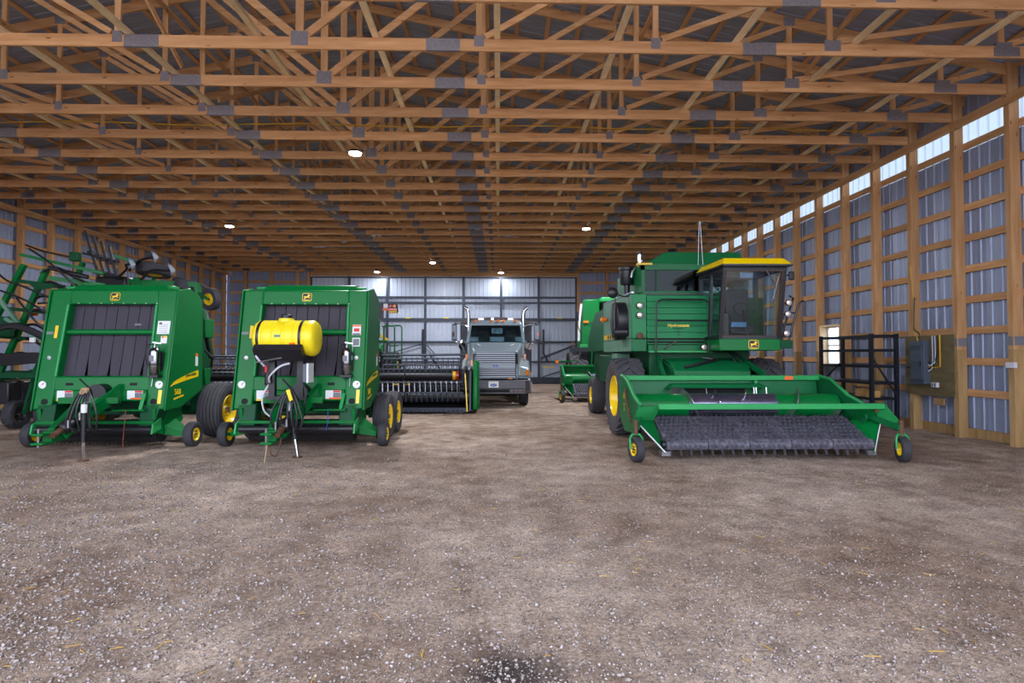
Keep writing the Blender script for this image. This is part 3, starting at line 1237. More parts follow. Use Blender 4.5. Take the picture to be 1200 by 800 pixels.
    lid.hexa([(cx - 0.80, cy + 0.42, 2.82), (cx + 0.95, cy + 0.42, 2.82), (cx + 0.95, cy + 0.8, 2.86), (cx - 0.80, cy + 0.8, 2.86)],
             [(cx - 0.74, cy + 0.50, 2.93), (cx + 0.86, cy + 0.50, 2.93), (cx + 0.86, cy + 0.8, 2.95), (cx - 0.74, cy + 0.8, 2.95)])
    part('roof_lid', lid, 'green', B, bevel=0.012)
    part('lid_rail', MB().tube((cx - 0.95, cy + 0.55, 2.88), (cx + 1.05, cy + 0.55, 2.88), 0.022, 8), 'green_light', B)
    # bale chamber and tailgate behind
    ch = [(cy + 0.62, 0.55), (cy + 0.62, 2.72), (cy + 1.2, 2.78), (cy + 1.9, 2.7), (cy + 2.4, 2.35), (cy + 2.65, 1.7), (cy + 2.5, 1.0), (cy + 2.1, 0.6)]
    part('bale_chamber', MB().prism(ch, 'x', cx - 0.66, cx + 0.66), 'green_dark', B, bevel=0.02)
    part('chamber_back', MB().box(cx - 0.83, cx + 0.83, cy + 0.58, cy + 0.61, 1.0, 2.7), 'black_matte', B)
    # belts
    nb = 8
    bw = 1.58 / nb
    for i in range(nb):
        x0 = -0.79 + i * bw + 0.004
        x1 = x0 + bw - 0.011
        mb = MB()
        d = 0.15
        slab(mb, x0, x1, 2.02, 2.60, 0.012, off=-d)
        part('belt', mb, 'belt', B)
        mb = MB()
        tw = random.uniform(-0.03, 0.03)
        gap = 0.045 if i in (2, 4, 6) else 0.0
        z1, zm = 2.02, 1.60
        slab(mb, x0, x1, zm, z1, 0.012, off=-d + 0.006)
        slab(mb, x0 + tw + gap * 0.5, x1 + tw - gap * 0.5, 1.22, zm, 0.012, x0, x1, off=-d + 0.006)
        part('belt', mb, 'belt', B)
        bolt = fp(x1 + 0.003, 2.575, 0.012)
        part('frame_bolt', MB().lathe([(0, 0.012), (0.012, 0.012), (0.016, 0)], bolt, (0, -1, 0), 8), 'steel', B)
    part('belt_bar', MB().tube(fp(-0.80, 2.06, -0.075), fp(0.80, 2.06, -0.075), 0.05, 14), 'green', B)
    if not tandem:
        decal(B, 'belt_tag', 'label_grey', fp(0.40, 2.20, -0.144), U, Vv, 0.11, 0.035)
    emblem(B, fp(0.02, 2.70, 0.003), U, Vv, 0.17)
    # gauges, labels
    for s in (-1, 1):
        part('pressure_gauge', MB().lathe([(0, 0.065), (0.02, 0.065), (0.024, 0.058), (0.024, 0)], fp(s * 1.0, 1.13, 0.0), (0, -1, 0), 20), 'white', B)
        g = fp(s * 1.0, 1.13, 0.026)
        part('gauge_needle', MB().bar(g, g + V((0.035, -0.001, 0.03)), 0.004, 0.012), 'black', B)
        part('bolt_cap', MB().lathe([(0, 0.035), (0.01, 0.035), (0.012, 0)], fp(s * 0.97, 1.60, 0.0), (0, -1, 0), 12), 'steel', B)
        part('frame_slot', MB().plate(rrect(0.13, 0.05, 0.015), fp(s * 0.55, 1.14, 0.001), U, Vv, 0.003), 'black_matte', B)
        part('frame_slot', MB().plate(rrect(0.11, 0.10, 0.04), fp(s * 0.93, 0.84, 0.001), U, Vv, 0.003), 'black_matte', B)
        lo = V((cx + s * 0.60, cy + 0.049, 0.955))
        lab = decal(B, 'safety_label', 'label_white', lo, U, V((0, 0, 1)), 0.27, 0.15)
        lo = lo + V((0, -0.004, 0))
        decal(lab, 'label_picture', 'label_grey', lo + V((0.065, 0, -0.015)), U, V((0, 0, 1)), 0.13, 0.10, 0.003)
        decal(lab, 'label_head', 'label_red', lo + V((0.065, 0, 0.057)), U, V((0, 0, 1)), 0.13, 0.03, 0.003)
        if s < 0:
            decal(lab, 'label_strip', 'label_yellow', lo + V((0.0, 0.0, -0.092)), U, V((0, 0, 1)), 0.27, 0.034, 0.004)
        else:
            decal(lab, 'label_strip', 'label_orange', lo + V((0.03, 0, -0.065)), U, V((0, 0, 1)), 0.20, 0.03, 0.004)
    decal(B, 'yellow_reflector', 'yellow', fp(1.03, 0.92, 0.003), U, Vv, 0.06, 0.24)
    decal(B, 'size_scale', 'label_yellow', fp(-0.92, 2.06, 0.005), U, Vv, 0.055, 0.23)
    decal(B, 'scale_pointer', 'label_grey', fp(-1.03, 2.04, 0.003), U, Vv, 0.12, 0.05)
    if not tandem:
        l1 = decal(B, 'instruction_label', 'label_white', fp(0.95, 2.14, 0.003), U, Vv, 0.22, 0.24)
        for i in range(5):
            decal(l1, 'print_line', 'label_grey', fp(0.945, 2.05 + i * 0.035, 0.008), U, Vv, 0.15, 0.006, 0.001)
        decal(l1, 'print_block', 'black', fp(0.89, 2.215, 0.008), U, Vv, 0.05, 0.03, 0.001)
        l2 = decal(B, 'small_label', 'label_white', fp(0.98, 1.92, 0.003), U, Vv, 0.11, 0.13)
        decal(l2, 'label_head', 'label_yellow', fp(1.0, 1.975, 0.008), U, Vv, 0.06, 0.03, 0.001)
        decal(l2, 'label_mark', 'label_red', fp(0.955, 1.965, 0.008), U, Vv, 0.03, 0.03, 0.001)
    else:
        l1 = decal(B, 'small_label', 'label_white', fp(0.95, 2.10, 0.003), U, Vv, 0.15, 0.19)
        decal(l1, 'label_head', 'label_red', fp(0.95, 2.10, 0.008), U, Vv, 0.10, 0.06, 0.001)
        decal(l1, 'label_strip', 'label_orange', fp(0.95, 2.175, 0.008), U, Vv, 0.15, 0.03, 0.001)
        decal(l1, 'label_foot', 'label_grey', fp(0.95, 2.025, 0.008), U, Vv, 0.13, 0.035, 0.001)
        l2 = decal(B, 'small_label', 'label_white', fp(0.95, 1.88, 0.003), U, Vv, 0.14, 0.16)
        decal(l2, 'label_picture', 'label_grey', fp(0.95, 1.88, 0.008), U, Vv, 0.11, 0.12, 0.001)
    # a rod down the right post
    part('control_rod', MB().path([fp(0.90, 1.80, 0.03), fp(0.89, 1.6, 0.03), fp(0.88, 1.1, 0.03)], 0.008, 6), 'steel', B)
    part('control_handle', MB().tube(fp(0.90, 1.56, 0.03), fp(0.905, 1.74, 0.03), 0.024, 8), 'green_light', B)
    # main wheels
    if tandem:
        for s in (-1, 1):
            for k, yy in enumerate((cy + 1.30, cy + 2.22)):
                wheel(B, (cx + s * 1.24, yy, 0.44), 0.44, 0.30, 0.24, s, 'rib', 'rubber_grey', 'yellow', 36, 0.45)
            part('walking_beam', MB().bar((cx + s * 1.0, cy + 1.25, 0.5), (cx + s * 1.0, cy + 2.27, 0.5), 0.12, 0.16), 'green_dark', B)
        part('axle', MB().box(cx - 1.0, cx + 1.0, cy + 1.66, cy + 1.86, 0.42, 0.6), 'green_dark', B)
    else:
        for s in (-1, 1):
            wheel(B, (cx + s * 1.31, cy + 1.62, 0.55), 0.55, 0.46, 0.29, s, 'rib', 'rubber_grey', 'yellow', 40, 0.4)
        part('axle', MB().box(cx - 1.1, cx + 1.1, cy + 1.52, cy + 1.72, 0.46, 0.64), 'green_dark', B)
    # pickup: wind guard roller, bar, tines
    part('wind_guard_roller', MB().tube((cx - 0.95, cy - 0.1, 0.37), (cx + 1.0, cy - 0.1, 0.37), 0.062, 14), 'black', B)
    part('wind_guard_bar', MB().bar((cx - 0.98, cy - 0.06, 0.49), (cx + 1.0, cy - 0.06, 0.49), 0.04, 0.05), 'green', B)
    for s in (-1, 1):
        part('roller_bracket', MB().prism([(cy - 0.16, 0.30), (cy + 0.1, 0.36), (cy + 0.1, 0.55), (cy - 0.12, 0.46)], 'x', min(cx + s * 1.0, cx + s * 1.03), max(cx + s * 1.0, cx + s * 1.03)), 'green_light', B)
    part('pickup_drum', MB().tube((cx - 0.92, cy + 0.32, 0.30), (cx + 0.92, cy + 0.32, 0.30), 0.2, 16), 'black_matte', B)
    tn = MB()
    for i in range(26):
        x = cx - 0.88 + i * 0.0704
        for a in (-0.4, 0.3, 1.0, 1.7):
            p = V((x, cy + 0.32 - 0.2 * cos(a), 0.30 - 0.2 * sin(a) * 0.9))
            tn.bar(p, p + V((0, -0.10 * cos(a), -0.07 * sin(a))), 0.006, 0.006)
    part('pickup_tines', tn, 'rust' if tandem else 'black', B, kind='stuff')
    part('pickup_skid', MB().box(cx - 0.9, cx + 0.9, cy + 0.2, cy + 0.6, 0.60, 0.66), 'green_dark', B)
    # v-shaped tongue
    hx, hyy, hz = cx - 0.03, cy - 0.98, 0.36
    for s in (-1, 1):
        p = V((hx + s * 0.07, hyy + 0.1, hz + 0.04))
        q = V((cx + 0.36, cy + 0.12, 1.07)) if s > 0 else V((cx - 0.42, cy + 0.3, 0.86))
        part('tongue_arm', MB().bar(p, q, 0.10, 0.19), 'green', B, bevel=0.012)
        if s > 0:
            d = (q - p).normalized()
            up = d.cross(V((1, 0, 0))).normalized()
            sd = V((1, 0, 0))
            n_ = V((0, -1, 0))
            for t, w, m in ((0.30, 0.16, 'label_orange'), (0.62, 0.11, 'label_grey')):
                o = p + d * (q - p).length * t
                part('tongue_label', MB().bar(o - d * w / 2 + V((0, -0.058, 0)), o + d * w / 2 + V((0, -0.058, 0)), 0.012, 0.06), m, B)
    part('tongue_cross', MB().bar((cx - 0.5, cy - 0.2, 0.88), (cx + 0.5, cy - 0.2, 0.88), 0.08, 0.10), 'green', B)
    hit = MB()
    hit.box(hx - 0.07, hx + 0.07, hyy - 0.08, hyy + 0.3, 0.30, 0.47)
    hit.box(hx - 0.11, hx + 0.07, hyy - 0.26, hyy - 0.05, 0.42, 0.455)
    hit.box(hx - 0.11, hx + 0.07, hyy - 0.26, hyy - 0.05, 0.28, 0.315)
    part('hitch', hit, 'green', B, bevel=0.008)
    part('hitch_pin', MB().tube((hx - 0.04, hyy - 0.19, 0.24), (hx - 0.04, hyy - 0.19, 0.52), 0.018, 8), 'steel', B)
    # drive shaft with its guard cone
    sh = MB()
    sh.lathe([(0, 0.075), (0.03, 0.10), (0.16, 0.115), (0.26, 0.09), (0.3, 0.06), (1.0, 0.05), (1.05, 0)], (hx + 0.10, hyy + 0.06, 0.47), (0.12, 0.95, 0.42), 16)
    part('drive_shaft_guard', sh, 'black', B)
    part('drive_shaft_yoke', MB().tube((hx + 0.09, hyy - 0.10, 0.40), (hx + 0.10, hyy + 0.10, 0.48), 0.05, 10), 'rust', B)
    # gearbox seen through the tongue
    part('gear_box', MB().tube((cx + 0.05, cy - 0.12, 0.98), (cx + 0.05, cy + 0.3, 0.98), 0.17, 16), 'black', B)
    # belly lever
    part('lever_plate', MB().bar((cx + 0.30, cy + 0.0, 0.70), (cx + 0.85, cy + 0.0, 0.70), 0.22, 0.025), 'green', B)
    part('lever', MB().bar((cx + 0.75, cy - 0.06, 0.70), (cx + 0.80, cy - 0.02, 0.98), 0.03, 0.05), 'green_light', B)
    part('loose_twine', MB().path(spline([(cx + 0.56, cy - 0.13, 0.72), (cx + 0.57, cy - 0.17, 0.5), (cx + 0.55, cy - 0.17, 0.40 if tandem else 0.22), (cx + 0.55, cy - 0.17, 0.34 if tandem else 0.06)], 4), 0.006, 5),
         'twine_red' if not tandem else 'blue', B)
    # parking jack
    if tandem:
        jt, jf = V((cx + 0.13, cy - 0.74, 0.86)), V((cx + 0.27, cy - 0.76, 0.0))
    else:
        jt, jf = V((cx + 0.47, cy - 0.98, 0.86)), V((cx + 0.47, cy - 0.98, 0.0))
    jm = jt.lerp(jf, 0.66)
    jk = part('jack', MB().tube(jt, jm, 0.036, 14), 'black', B)
    part('jack_leg', MB().tube(jm, jf, 0.027, 14), 'chrome', jk)
    part('jack_foot', MB().lathe([(0, 0), (0, 0.08), (0.02, 0.07), (0.025, 0)], jf, 'z', 16), 'rust', jk)
    part('jack_cap', MB().tube(jt + V((0, 0, -0.11)), jt + V((0, 0, 0.02)), 0.042, 14), 'label_white', jk)
    part('jack_crank', MB().path([jt + V((0, 0, 0.0)), jt + V((0.0, 0, 0.05)), jt + V((0.10, -0.02, 0.06)), jt + V((0.10, -0.02, 0.14))], 0.009, 6), 'steel', jk)
    part('jack_mount', MB().bar(jt + V((0, 0, -0.25)), V((cx + 0.26, cy - 0.55, 0.68)), 0.07, 0.10), 'green', B)
    # hydraulic hoses looped over the stand
    top = V((cx + (0.38 if not tandem else 0.15), cy - 0.82, 1.10))
    st = part('hose_stand', MB().path([V((cx + 0.30, cy - 0.5, 0.75)), top + V((0, 0.1, 0.0)), top + V((-0.12, 0.02, 0.17))], 0.014, 6), 'black', B)
    n = 7
    for i in range(n):
        r = random.Random(i * 13 + int(cx * 7))
        spread = -0.24 + 0.48 * i / (n - 1)
        pts = [top + V((r.uniform(-0.03, 0.03), 0, 0.0)), top + V((spread * 0.5, -0.05, -0.12)), top + V((spread, -0.08 - r.uniform(0, 0.06), -0.38 - r.uniform(0, 0.2))),
               top + V((spread * 0.6, 0.0, -0.58 - r.uniform(0, 0.12))), V((cx + 0.15 + r.uniform(-0.1, 0.1), cy - 0.45, 0.62)), V((cx + 0.2, cy + 0.1, 0.98))]
        part('hydraulic_hose', MB().path(spline(pts, 6), 0.016, 6), 'hose', B)
        e = pts[2]
        if i in (1, 3):
            part('hose_coupler', MB().tube(e + V((0, -0.02, 0.06)), e + V((0, -0.02, -0.06)), 0.02, 8), 'steel', B)
    if not tandem:
        for i in range(4):
            a = i * 1.6
            pts = [top + V((0.07 * cos(a + t * 1.2), -0.04 + 0.05 * sin(a + t), -0.02 + 0.05 * sin(2 * t + a))) for t in (0, 1, 2, 3, 4, 5)]
            part('twine_loop', MB().path(spline(pts, 4), 0.008, 5), 'twine', B)
    else:
        part('hitch_chain', MB().path(spline([(hx, hyy - 0.15, 0.28), (hx + 0.04, hyy - 0.18, 0.12), (hx + 0.10, hyy - 0.1, 0.10), (hx + 0.12, hyy, 0.34)], 5), 0.012, 6), 'rust', B)
        part('hitch_twine', MB().path(spline([(hx - 0.02, hyy - 0.2, 0.3), (hx - 0.03, hyy - 0.21, 0.15), (hx - 0.05, hyy - 0.22, 0.005)], 5), 0.008, 5), 'twine', B)
        part('hose_tag', MB().bar(top + V((0.02, -0.12, 0.0)), top + V((0.08, -0.13, -0.17)), 0.012, 0.06), 'yellow', B)
    return B


baler(-6.93, 10.0, 'round baler with single wide wheels and no tank, beside the folded cultivator', False, '568')
baler(-3.50, 10.0, 'round baler with a yellow tank over its tongue and tandem wheels', True, '568')


def extinguisher(x, y, z, label):
    e = thing('fire_extinguisher', label, 'extinguisher', (x, y, z), 'fire extinguishers on the balers')
    part('cylinder', MB().lathe([(0, 0), (0, 0.075), (0.02, 0.085), (0.40, 0.085), (0.45, 0.07), (0.48, 0.03), (0.50, 0.03), (0.50, 0)], (x, y, z), 'z', 24), 'extinguisher_steel', e)
    part('bracket', MB().box(x - 0.10, x + 0.10, y + 0.08, y + 0.11, z - 0.03, z + 0.40), 'black', e)
    part('strap', MB().lathe([(0, 0.088), (0.03, 0.088), (0.03, 0.083), (0, 0.083), (0, 0.088)], (x, y, z + 0.17), 'z', 24), 'black', e)
    part('bracket_foot', MB().box(x - 0.10, x + 0.10, y - 0.08, y + 0.11, z - 0.04, z), 'black', e)
    part('label', MB().box(x - 0.045, x + 0.03, y - 0.088, y - 0.06, z + 0.24, z + 0.34), 'label_grey', e)
    v = part('valve', MB().tube((x, y, z + 0.49), (x, y, z + 0.56), 0.02, 8), 'steel', e)
    part('handle', MB().bar((x - 0.03, y, z + 0.57), (x + 0.11, y, z + 0.55), 0.025, 0.018), 'chrome', v)
    part('hose', MB().path(spline([(x, y - 0.01, z + 0.53), (x - 0.09, y - 0.05, z + 0.52), (x - 0.12, y - 0.06, z + 0.35), (x - 0.10, y - 0.03, z + 0.15)], 5), 0.011, 6), 'hose', e)


extinguisher(-6.93 + 0.93, 10.045, 1.30, 'shiny fire extinguisher on the front post of the baler without a tank')
extinguisher(-3.50 + 0.83, 10.045, 1.30, 'shiny fire extinguisher on the front post of the baler with the yellow tank')


def tank():
    cx, y, z, r, h = -3.53, 9.60, 1.93, 0.30, 0.52
    t = thing('liquid_tank', 'yellow plastic tank lying on a black cradle in front of the baler', 'tank', (cx, y, 1.0))
    prof = [(-h, 0), (-h + 0.005, r * 0.6), (-h + 0.03, r * 0.88), (-h + 0.08, r)]
    for xx in (-0.32, -0.16, 0.0, 0.18, 0.33):
        prof += [(xx - 0.02, r), (xx - 0.01, r - 0.012), (xx + 0.01, r - 0.012), (xx + 0.02, r)]
    prof += [(h - 0.08, r), (h - 0.03, r * 0.88), (h - 0.005, r * 0.6), (h, 0)]
    body = part('tank_body', MB().lathe(prof, (cx, y, z), 'x', 40), 'yellow_tank', t)
    part('filler_neck', MB().lathe([(0, 0.13), (0.06, 0.12), (0.07, 0)], (cx - 0.03, y, z + r - 0.03), 'z', 24), 'yellow_tank', body)
    part('filler_cap', MB().lathe([(0, 0), (0, 0.085), (0.05, 0.085), (0.065, 0.07), (0.07, 0)], (cx - 0.03, y, z + r + 0.035), 'z', 24), 'black', body)
    for xx in (-0.40, 0.28):
        part('strap', MB().lathe([(-0.022, r + 0.004), (0.022, r + 0.004), (0.022, r - 0.01), (-0.022, r - 0.01)], (cx + xx, y, z), 'x', 40), 'black', t)
    for xx, zz, w, hh, m in ((0.17, -0.10, 0.10, 0.04, 'label_orange'), (-0.07, -0.14, 0.02, 0.03, 'label_red'), (-0.07, 0.03, 0.10, 0.04, 'green_faded')):
        a = math.asin(zz / r)
        decal(body, 'tank_mark', m, (cx + xx, y - (r + 0.001) * cos(a), z + zz), (1, 0, 0), (0, sin(a), cos(a)), w, hh, 0.002)
    cr = MB()
    k = 10
    pts = []
    for i in range(k + 1):
        a = radians(200 + 140 * i / k)
        pts.append((y + (r + 0.015) * cos(a), z + (r + 0.015) * sin(a)))
    pts += [(y + 0.36, z - 0.2), (y + 0.22, z - r - 0.08), (y - 0.22, z - r - 0.08), (y - 0.36, z - 0.2)]
    cr.prism(pts, 'x', cx - 0.44, cx + 0.34)
    part('cradle', cr, 'black', t)
    for xx in (-0.25, 0.22):
        part('cradle_leg', MB().box(cx + xx - 0.05, cx + xx + 0.05, y - 0.05, y + 0.05, 0.92, z - r - 0.02), 'black', t)
    part('cradle_base', MB().box(cx - 0.34, cx + 0.30, y - 0.04, y + 0.24, 0.90, 0.96), 'black', t)
    for xx in (-0.38, 0.24):
        part('bolt', MB().lathe([(0, 0.014), (0.01, 0.014), (0.012, 0)], (cx + xx, y - 0.30, z - 0.24), (0, -1, 0), 8), 'steel', t)
    cb = part('control_box', MB().box(cx + 0.30, cx + 0.36, y - 0.14, y + 0.12, 1.20, 1.50), 'panel_grey', t)
    part('box_lid', MB().box(cx + 0.36, cx + 0.39, y - 0.15, y + 0.13, 1.19, 1.51), 'label_white', cb)
    part('pump', MB().tube((cx - 0.30, y - 0.05, 1.18), (cx - 0.30, y - 0.05, 1.36), 0.06, 12), 'black', t)
    part('valve_handle', MB().tube((cx - 0.33, y - 0.08, 1.36), (cx - 0.33, y - 0.08, 1.47), 0.022, 8), 'label_red', t)
    part('fill_hose', MB().path(spline([(cx - 0.47, y - 0.2, z - 0.2), (cx - 0.40, y - 0.28, z - 0.32), (cx - 0.33, y - 0.16, 1.47)], 6), 0.018, 8), 'conduit', t)
    part('drain_hose', MB().path(spline([(cx + 0.1, y - 0.2, z - 0.42), (cx - 0.05, y - 0.22, 1.46), (cx - 0.22, y - 0.2, 1.3), (cx - 0.26, y - 0.1, 1.2)], 6), 0.016, 8), 'conduit', t)
    part('wand', MB().tube((cx - 0.42, y - 0.24, 1.53), (cx + 0.0, y - 0.28, 1.60), 0.014, 8), 'steel', t)
    part('suction_hose', MB().path(spline([(cx - 0.30, y, 1.18), (cx - 0.40, y - 0.04, 0.95), (cx - 0.38, y - 0.02, 0.72), (cx - 0.28, y + 0.05, 0.6)], 6), 0.014, 8), 'conduit', t)
    part('hose_coil', MB().path(spline([(cx + 0.27, y - 0.05, 1.2), (cx + 0.33, y - 0.1, 1.0), (cx + 0.30, y - 0.08, 0.72), (cx + 0.2, y, 0.62)], 6), 0.016, 8), 'hose', t)


tank()


# ------------------------------------------------------------------ work lamp helper
def round_lamp(parent, c, r, d=(0, -1, 0), m='black', face='lamp_face', name='work_lamp'):
    k = part(name, MB().lathe([(-0.08, 0), (-0.07, r * 0.5), (-0.02, r), (0.015, r), (0.015, r * 0.86)], c, d, 20), m, parent)
    part('lens', MB().lathe([(0.008, r * 0.88), (0.018, r * 0.5), (0.02, 0)], c, d, 20), face, k)
    return k


# ------------------------------------------------------------------ the big combine
def combine():
    cx = 4.03
    K = thing('combine_harvester', 'combine harvester with yellow cab roof and slatted green front beside the steel wall', 'combine', (cx, 13.5, 0))
    g, gf = 'green_old', 'green_faded'
    for s, x in ((-1, 2.63), (1, 5.43)):
        wheel(K, (x, 11.74, 0.80), 0.80, 0.56, 0.42, s, 'lug', 'rubber_grey', 'yellow', 40, 0.2, name='drive_wheel')
    for s, x in ((-1, 2.78), (1, 5.28)):
        wheel(K, (x, 16.04, 0.51), 0.51, 0.38, 0.24, s, 'rib', 'rubber_grey', 'yellow', 36, 0.4, name='steer_wheel')
    part('front_axle', MB().box(2.85, 5.2, 11.62, 11.9, 0.66, 0.94), 'green_dark', K)
    part('rear_axle', MB().box(2.9, 5.15, 15.95, 16.13, 0.42, 0.58), 'green_dark', K)
    # separator body
    body = [(11.3, 0.95), (11.3, 1.75), (17.6, 1.75), (17.9, 1.4), (17.6, 0.95), (15.0, 0.75), (12.4, 0.75)]
    part('separator_body', MB().prism(body, 'x', 3.02, 5.05), 'green_dark', K, bevel=0.02)
    part('lower_side_box', MB().box(2.66, 2.98, 12.75, 13.25, 0.75, 1.68), gf, K, bevel=0.02)
    part('side_tank', MB().box(2.72, 3.0, 13.4, 15.2, 0.95, 1.65), 'green_dark', K, bevel=0.03)
    # engine deck shields, left flank
    flank = [(11.24, 1.98), (11.24, 2.86), (14.2, 2.92), (14.2, 1.98)]
    sh = part('side_shield', MB().prism(flank, 'x', 2.65, 2.70), gf, K, bevel=0.008)
    part('side_shield_lower', MB().box(2.65, 2.70, 11.95, 14.2, 1.72, 1.97), gf, K, bevel=0.01)
    part('side_shield_lower', MB().box(2.65, 2.70, 11.24, 11.93, 1.72, 1.97), gf, K, bevel=0.01)
    part('model_stripe', MB().box(2.646, 2.65, 12.4, 14.15, 2.02, 2.13), 'yellow_old', sh)
    for i in range(4):
        part('stripe_figure', MB().box(2.643, 2.646, 12.7 + i * 0.26, 12.86 + i * 0.26, 2.03, 2.12), 'black', sh)
    part('engine_deck', MB().box(2.70, 5.35, 11.3, 14.2, 1.76, 2.80), 'green_dark', K)
    rh = [(14.2, 1.76), (14.2, 2.9), (16.6, 2.9), (17.9, 2.2), (18.1, 1.76)]
    part('rear_hood', MB().prism(rh, 'x', 2.85, 5.2), g, K, bevel=0.03)
    part('top_rail', MB().bar((2.68, 11.24, 2.90), (2.68, 14.2, 2.94), 0.05, 0.03), 'steel', K)
    # rotary dust screen on the flank
    part('screen_drum', MB().lathe([(0, 0.0), (0, 0.40), (-0.20, 0.40), (-0.22, 0.36), (-0.22, 0)], (2.65, 11.86, 2.36), 'x', 32), 'black', K)
    part('screen_arm', MB().box(2.36, 2.43, 11.62, 11.78, 2.02, 2.72), 'black', K, bevel=0.02)
    part('screen_duct', MB().tube((2.42, 11.62, 2.12), (2.66, 11.5, 2.12), 0.09, 12), 'black', K)
    # front corner panel with three lamps
    part('corner_panel', MB().box(2.65, 2.945, 11.18, 11.24, 1.98, 2.86), 'green_slat', K, bevel=0.012)
    part('corner_panel', MB().box(2.65, 2.945, 11.18, 11.24, 1.72, 1.97), g, K, bevel=0.012)
    for z, f in ((2.63, 'lamp_face'), (2.44, 'lamp_face'), (2.03, 'rust')):
        round_lamp(K, (2.80, 11.13, z), 0.065, m='rust', face=f)
    # slatted front
    z0, z1, ns = 1.985, 2.84, 7
    hgt = (z1 - z0) / ns
    for i in range(ns):
        part('front_slat', MB().hexa([(2.955, 11.17, z0 + i * hgt), (4.20, 11.17, z0 + i * hgt), (4.20, 11.22, z0 + i * hgt), (2.955, 11.22, z0 + i * hgt)],
                                     [(2.955, 11.195, z0 + (i + 1) * hgt - 0.006), (4.20, 11.195, z0 + (i + 1) * hgt - 0.006), (4.20, 11.22, z0 + (i + 1) * hgt - 0.006), (2.955, 11.22, z0 + (i + 1) * hgt - 0.006)]),
             'green_slat', K)
    part('slat_trim', MB().bar((2.955, 11.17, 2.86), (4.22, 11.17, 2.86), 0.06, 0.025), 'black', K)
    part('louvre_back', MB().box(2.955, 4.2, 11.2, 11.22, 1.85, 1.985), 'black_matte', K)
    for z in (1.935, 1.875):
        part('louvre_bar', MB().box(2.955, 4.2, 11.17, 11.2, z - 0.012, z + 0.012), g, K)
    part('front_sill', MB().box(2.955, 4.22, 11.10, 11.22, 1.70, 1.85), g, K, bevel=0.012)
    part('sill_tread', MB().box(2.955, 4.30, 11.02, 11.12, 1.70, 1.73), 'green_light', K)
    text_part('lettering', 'Hydrostatic', 0.088, (3.58, 11.158, 2.235), (pi / 2 + 0.0, 0, 0), 'yellow', K, 1.05)
    part('lettering_line', MB().box(3.47, 3.68, 11.160, 11.164, 2.165, 2.18), 'green_dark', K)
    lt = MB()
    lt.bar((3.56, 11.16, 2.12), (3.56, 11.16, 2.03), 0.004, 0.008)
    lt.bar((3.56, 11.16, 2.12), (3.62, 11.16, 2.12), 0.004, 0.008)
    lt.bar((3.59, 11.16, 2.08), (3.59, 11.16, 2.03), 0.004, 0.008)
    part('panel_mark', lt, 'green_dark', K)
    # black hand rail in front of the slats
    rl = MB()
    yb = 11.0
    pts = [(3.08, yb, 1.70), (3.09, yb, 2.62), (3.12, yb, 2.70), (3.2, yb, 2.735), (4.03, yb, 2.735), (4.11, yb, 2.70), (4.14, yb, 2.62), (4.11, yb, 1.72), (4.32, yb, 1.71)]
    rl.path(pts, 0.018, 8)
    part('hand_rail', rl, 'black', K)
    part('hand_rail_bar', MB().tube((3.09, yb, 2.32), (4.13, yb, 2.32), 0.014, 8), 'black', K)
    for x in (3.08, 4.11):
        part('rail_bracket', MB().box(x - 0.02, x + 0.02, yb, 11.12, 1.70, 1.74), 'black', K)
    part('lever_rod', MB().tube((3.25, 11.06, 1.76), (3.5, 11.06, 1.92), 0.012, 6), 'steel', K)
    round_lamp(K, (4.02, 10.98, 1.80), 0.06, m='rust')
    # grain tank
    part('tank_lower', MB().box(2.96, 5.1, 11.45, 13.9, 2.80, 2.95), g, K)
    zt0, zt1 = 2.95, 3.40
    for x in (2.94, 5.08):
        part('tank_corner', MB().box(x, x + 0.07, 11.55, 11.63, zt0, 3.52), g, K)
    part('tank_head', MB().box(2.94, 5.15, 11.55, 11.63, zt1, 3.52), g, K)
    part('tank_back', MB().box(2.94, 5.15, 13.85, 13.9, zt0, 3.52), g, K)
    part('tank_side', MB().box(5.10, 5.15, 11.63, 13.85, zt0, 3.52), g, K)
    part('tank_side', MB().box(2.94, 2.98, 11.63, 13.85, zt0, 3.52), g, K)
    part('tank_floor', MB().box(2.98, 5.1, 11.63, 13.85, 2.90, 2.955), 'green_dark', K)
    part('tank_screen', MB().box(3.01, 5.08, 11.58, 11.595, zt0, zt1), 'glass_tint', K, label='dark tinted tank window')
    part('tank_mullion', MB().box(3.24, 3.27, 11.56, 11.60, zt0, zt1), 'green_dark', K)
    part('tank_auger', MB().tube((3.2, 12.0, 3.0), (4.4, 12.6, 3.45), 0.12, 12), 'green_dark', K)
    ext = MB()
    ext.hexa([(3.02, 11.55, 3.52), (5.12, 11.55, 3.52), (5.12, 13.9, 3.52), (3.02, 13.9, 3.52)],
             [(3.44, 11.62, 3.78), (5.0, 11.62, 3.78), (5.0, 13.6, 3.78), (3.44, 13.6, 3.78)])
    part('tank_extension', ext, g, K, bevel=0.01)
    part('tank_cap_strip', MB().box(2.86, 3.16, 11.52, 11.66, 3.50, 3.54), 'yellow_old', K)
    part('exhaust_pipe', MB().tube((2.97, 11.8, 3.5), (2.97, 11.8, 3.79), 0.045, 14), 'chrome', K)
    part('exhaust_cap', MB().tube((2.97, 11.8, 3.76), (2.97, 11.8, 3.81), 0.055, 14), 'black', K)
    part('tank_tube', MB().tube((3.0, 11.75, 3.62), (3.5, 11.95, 3.72), 0.016, 8), 'chrome', K)
    part('air_cleaner', MB().lathe([(0, 0), (0, 0.13), (0.03, 0.15), (0.30, 0.15), (0.32, 0.17), (0.37, 0.17), (0.39, 0.14), (0.39, 0)], (2.81, 12.3, 3.18), 'z', 24), 'black', K)
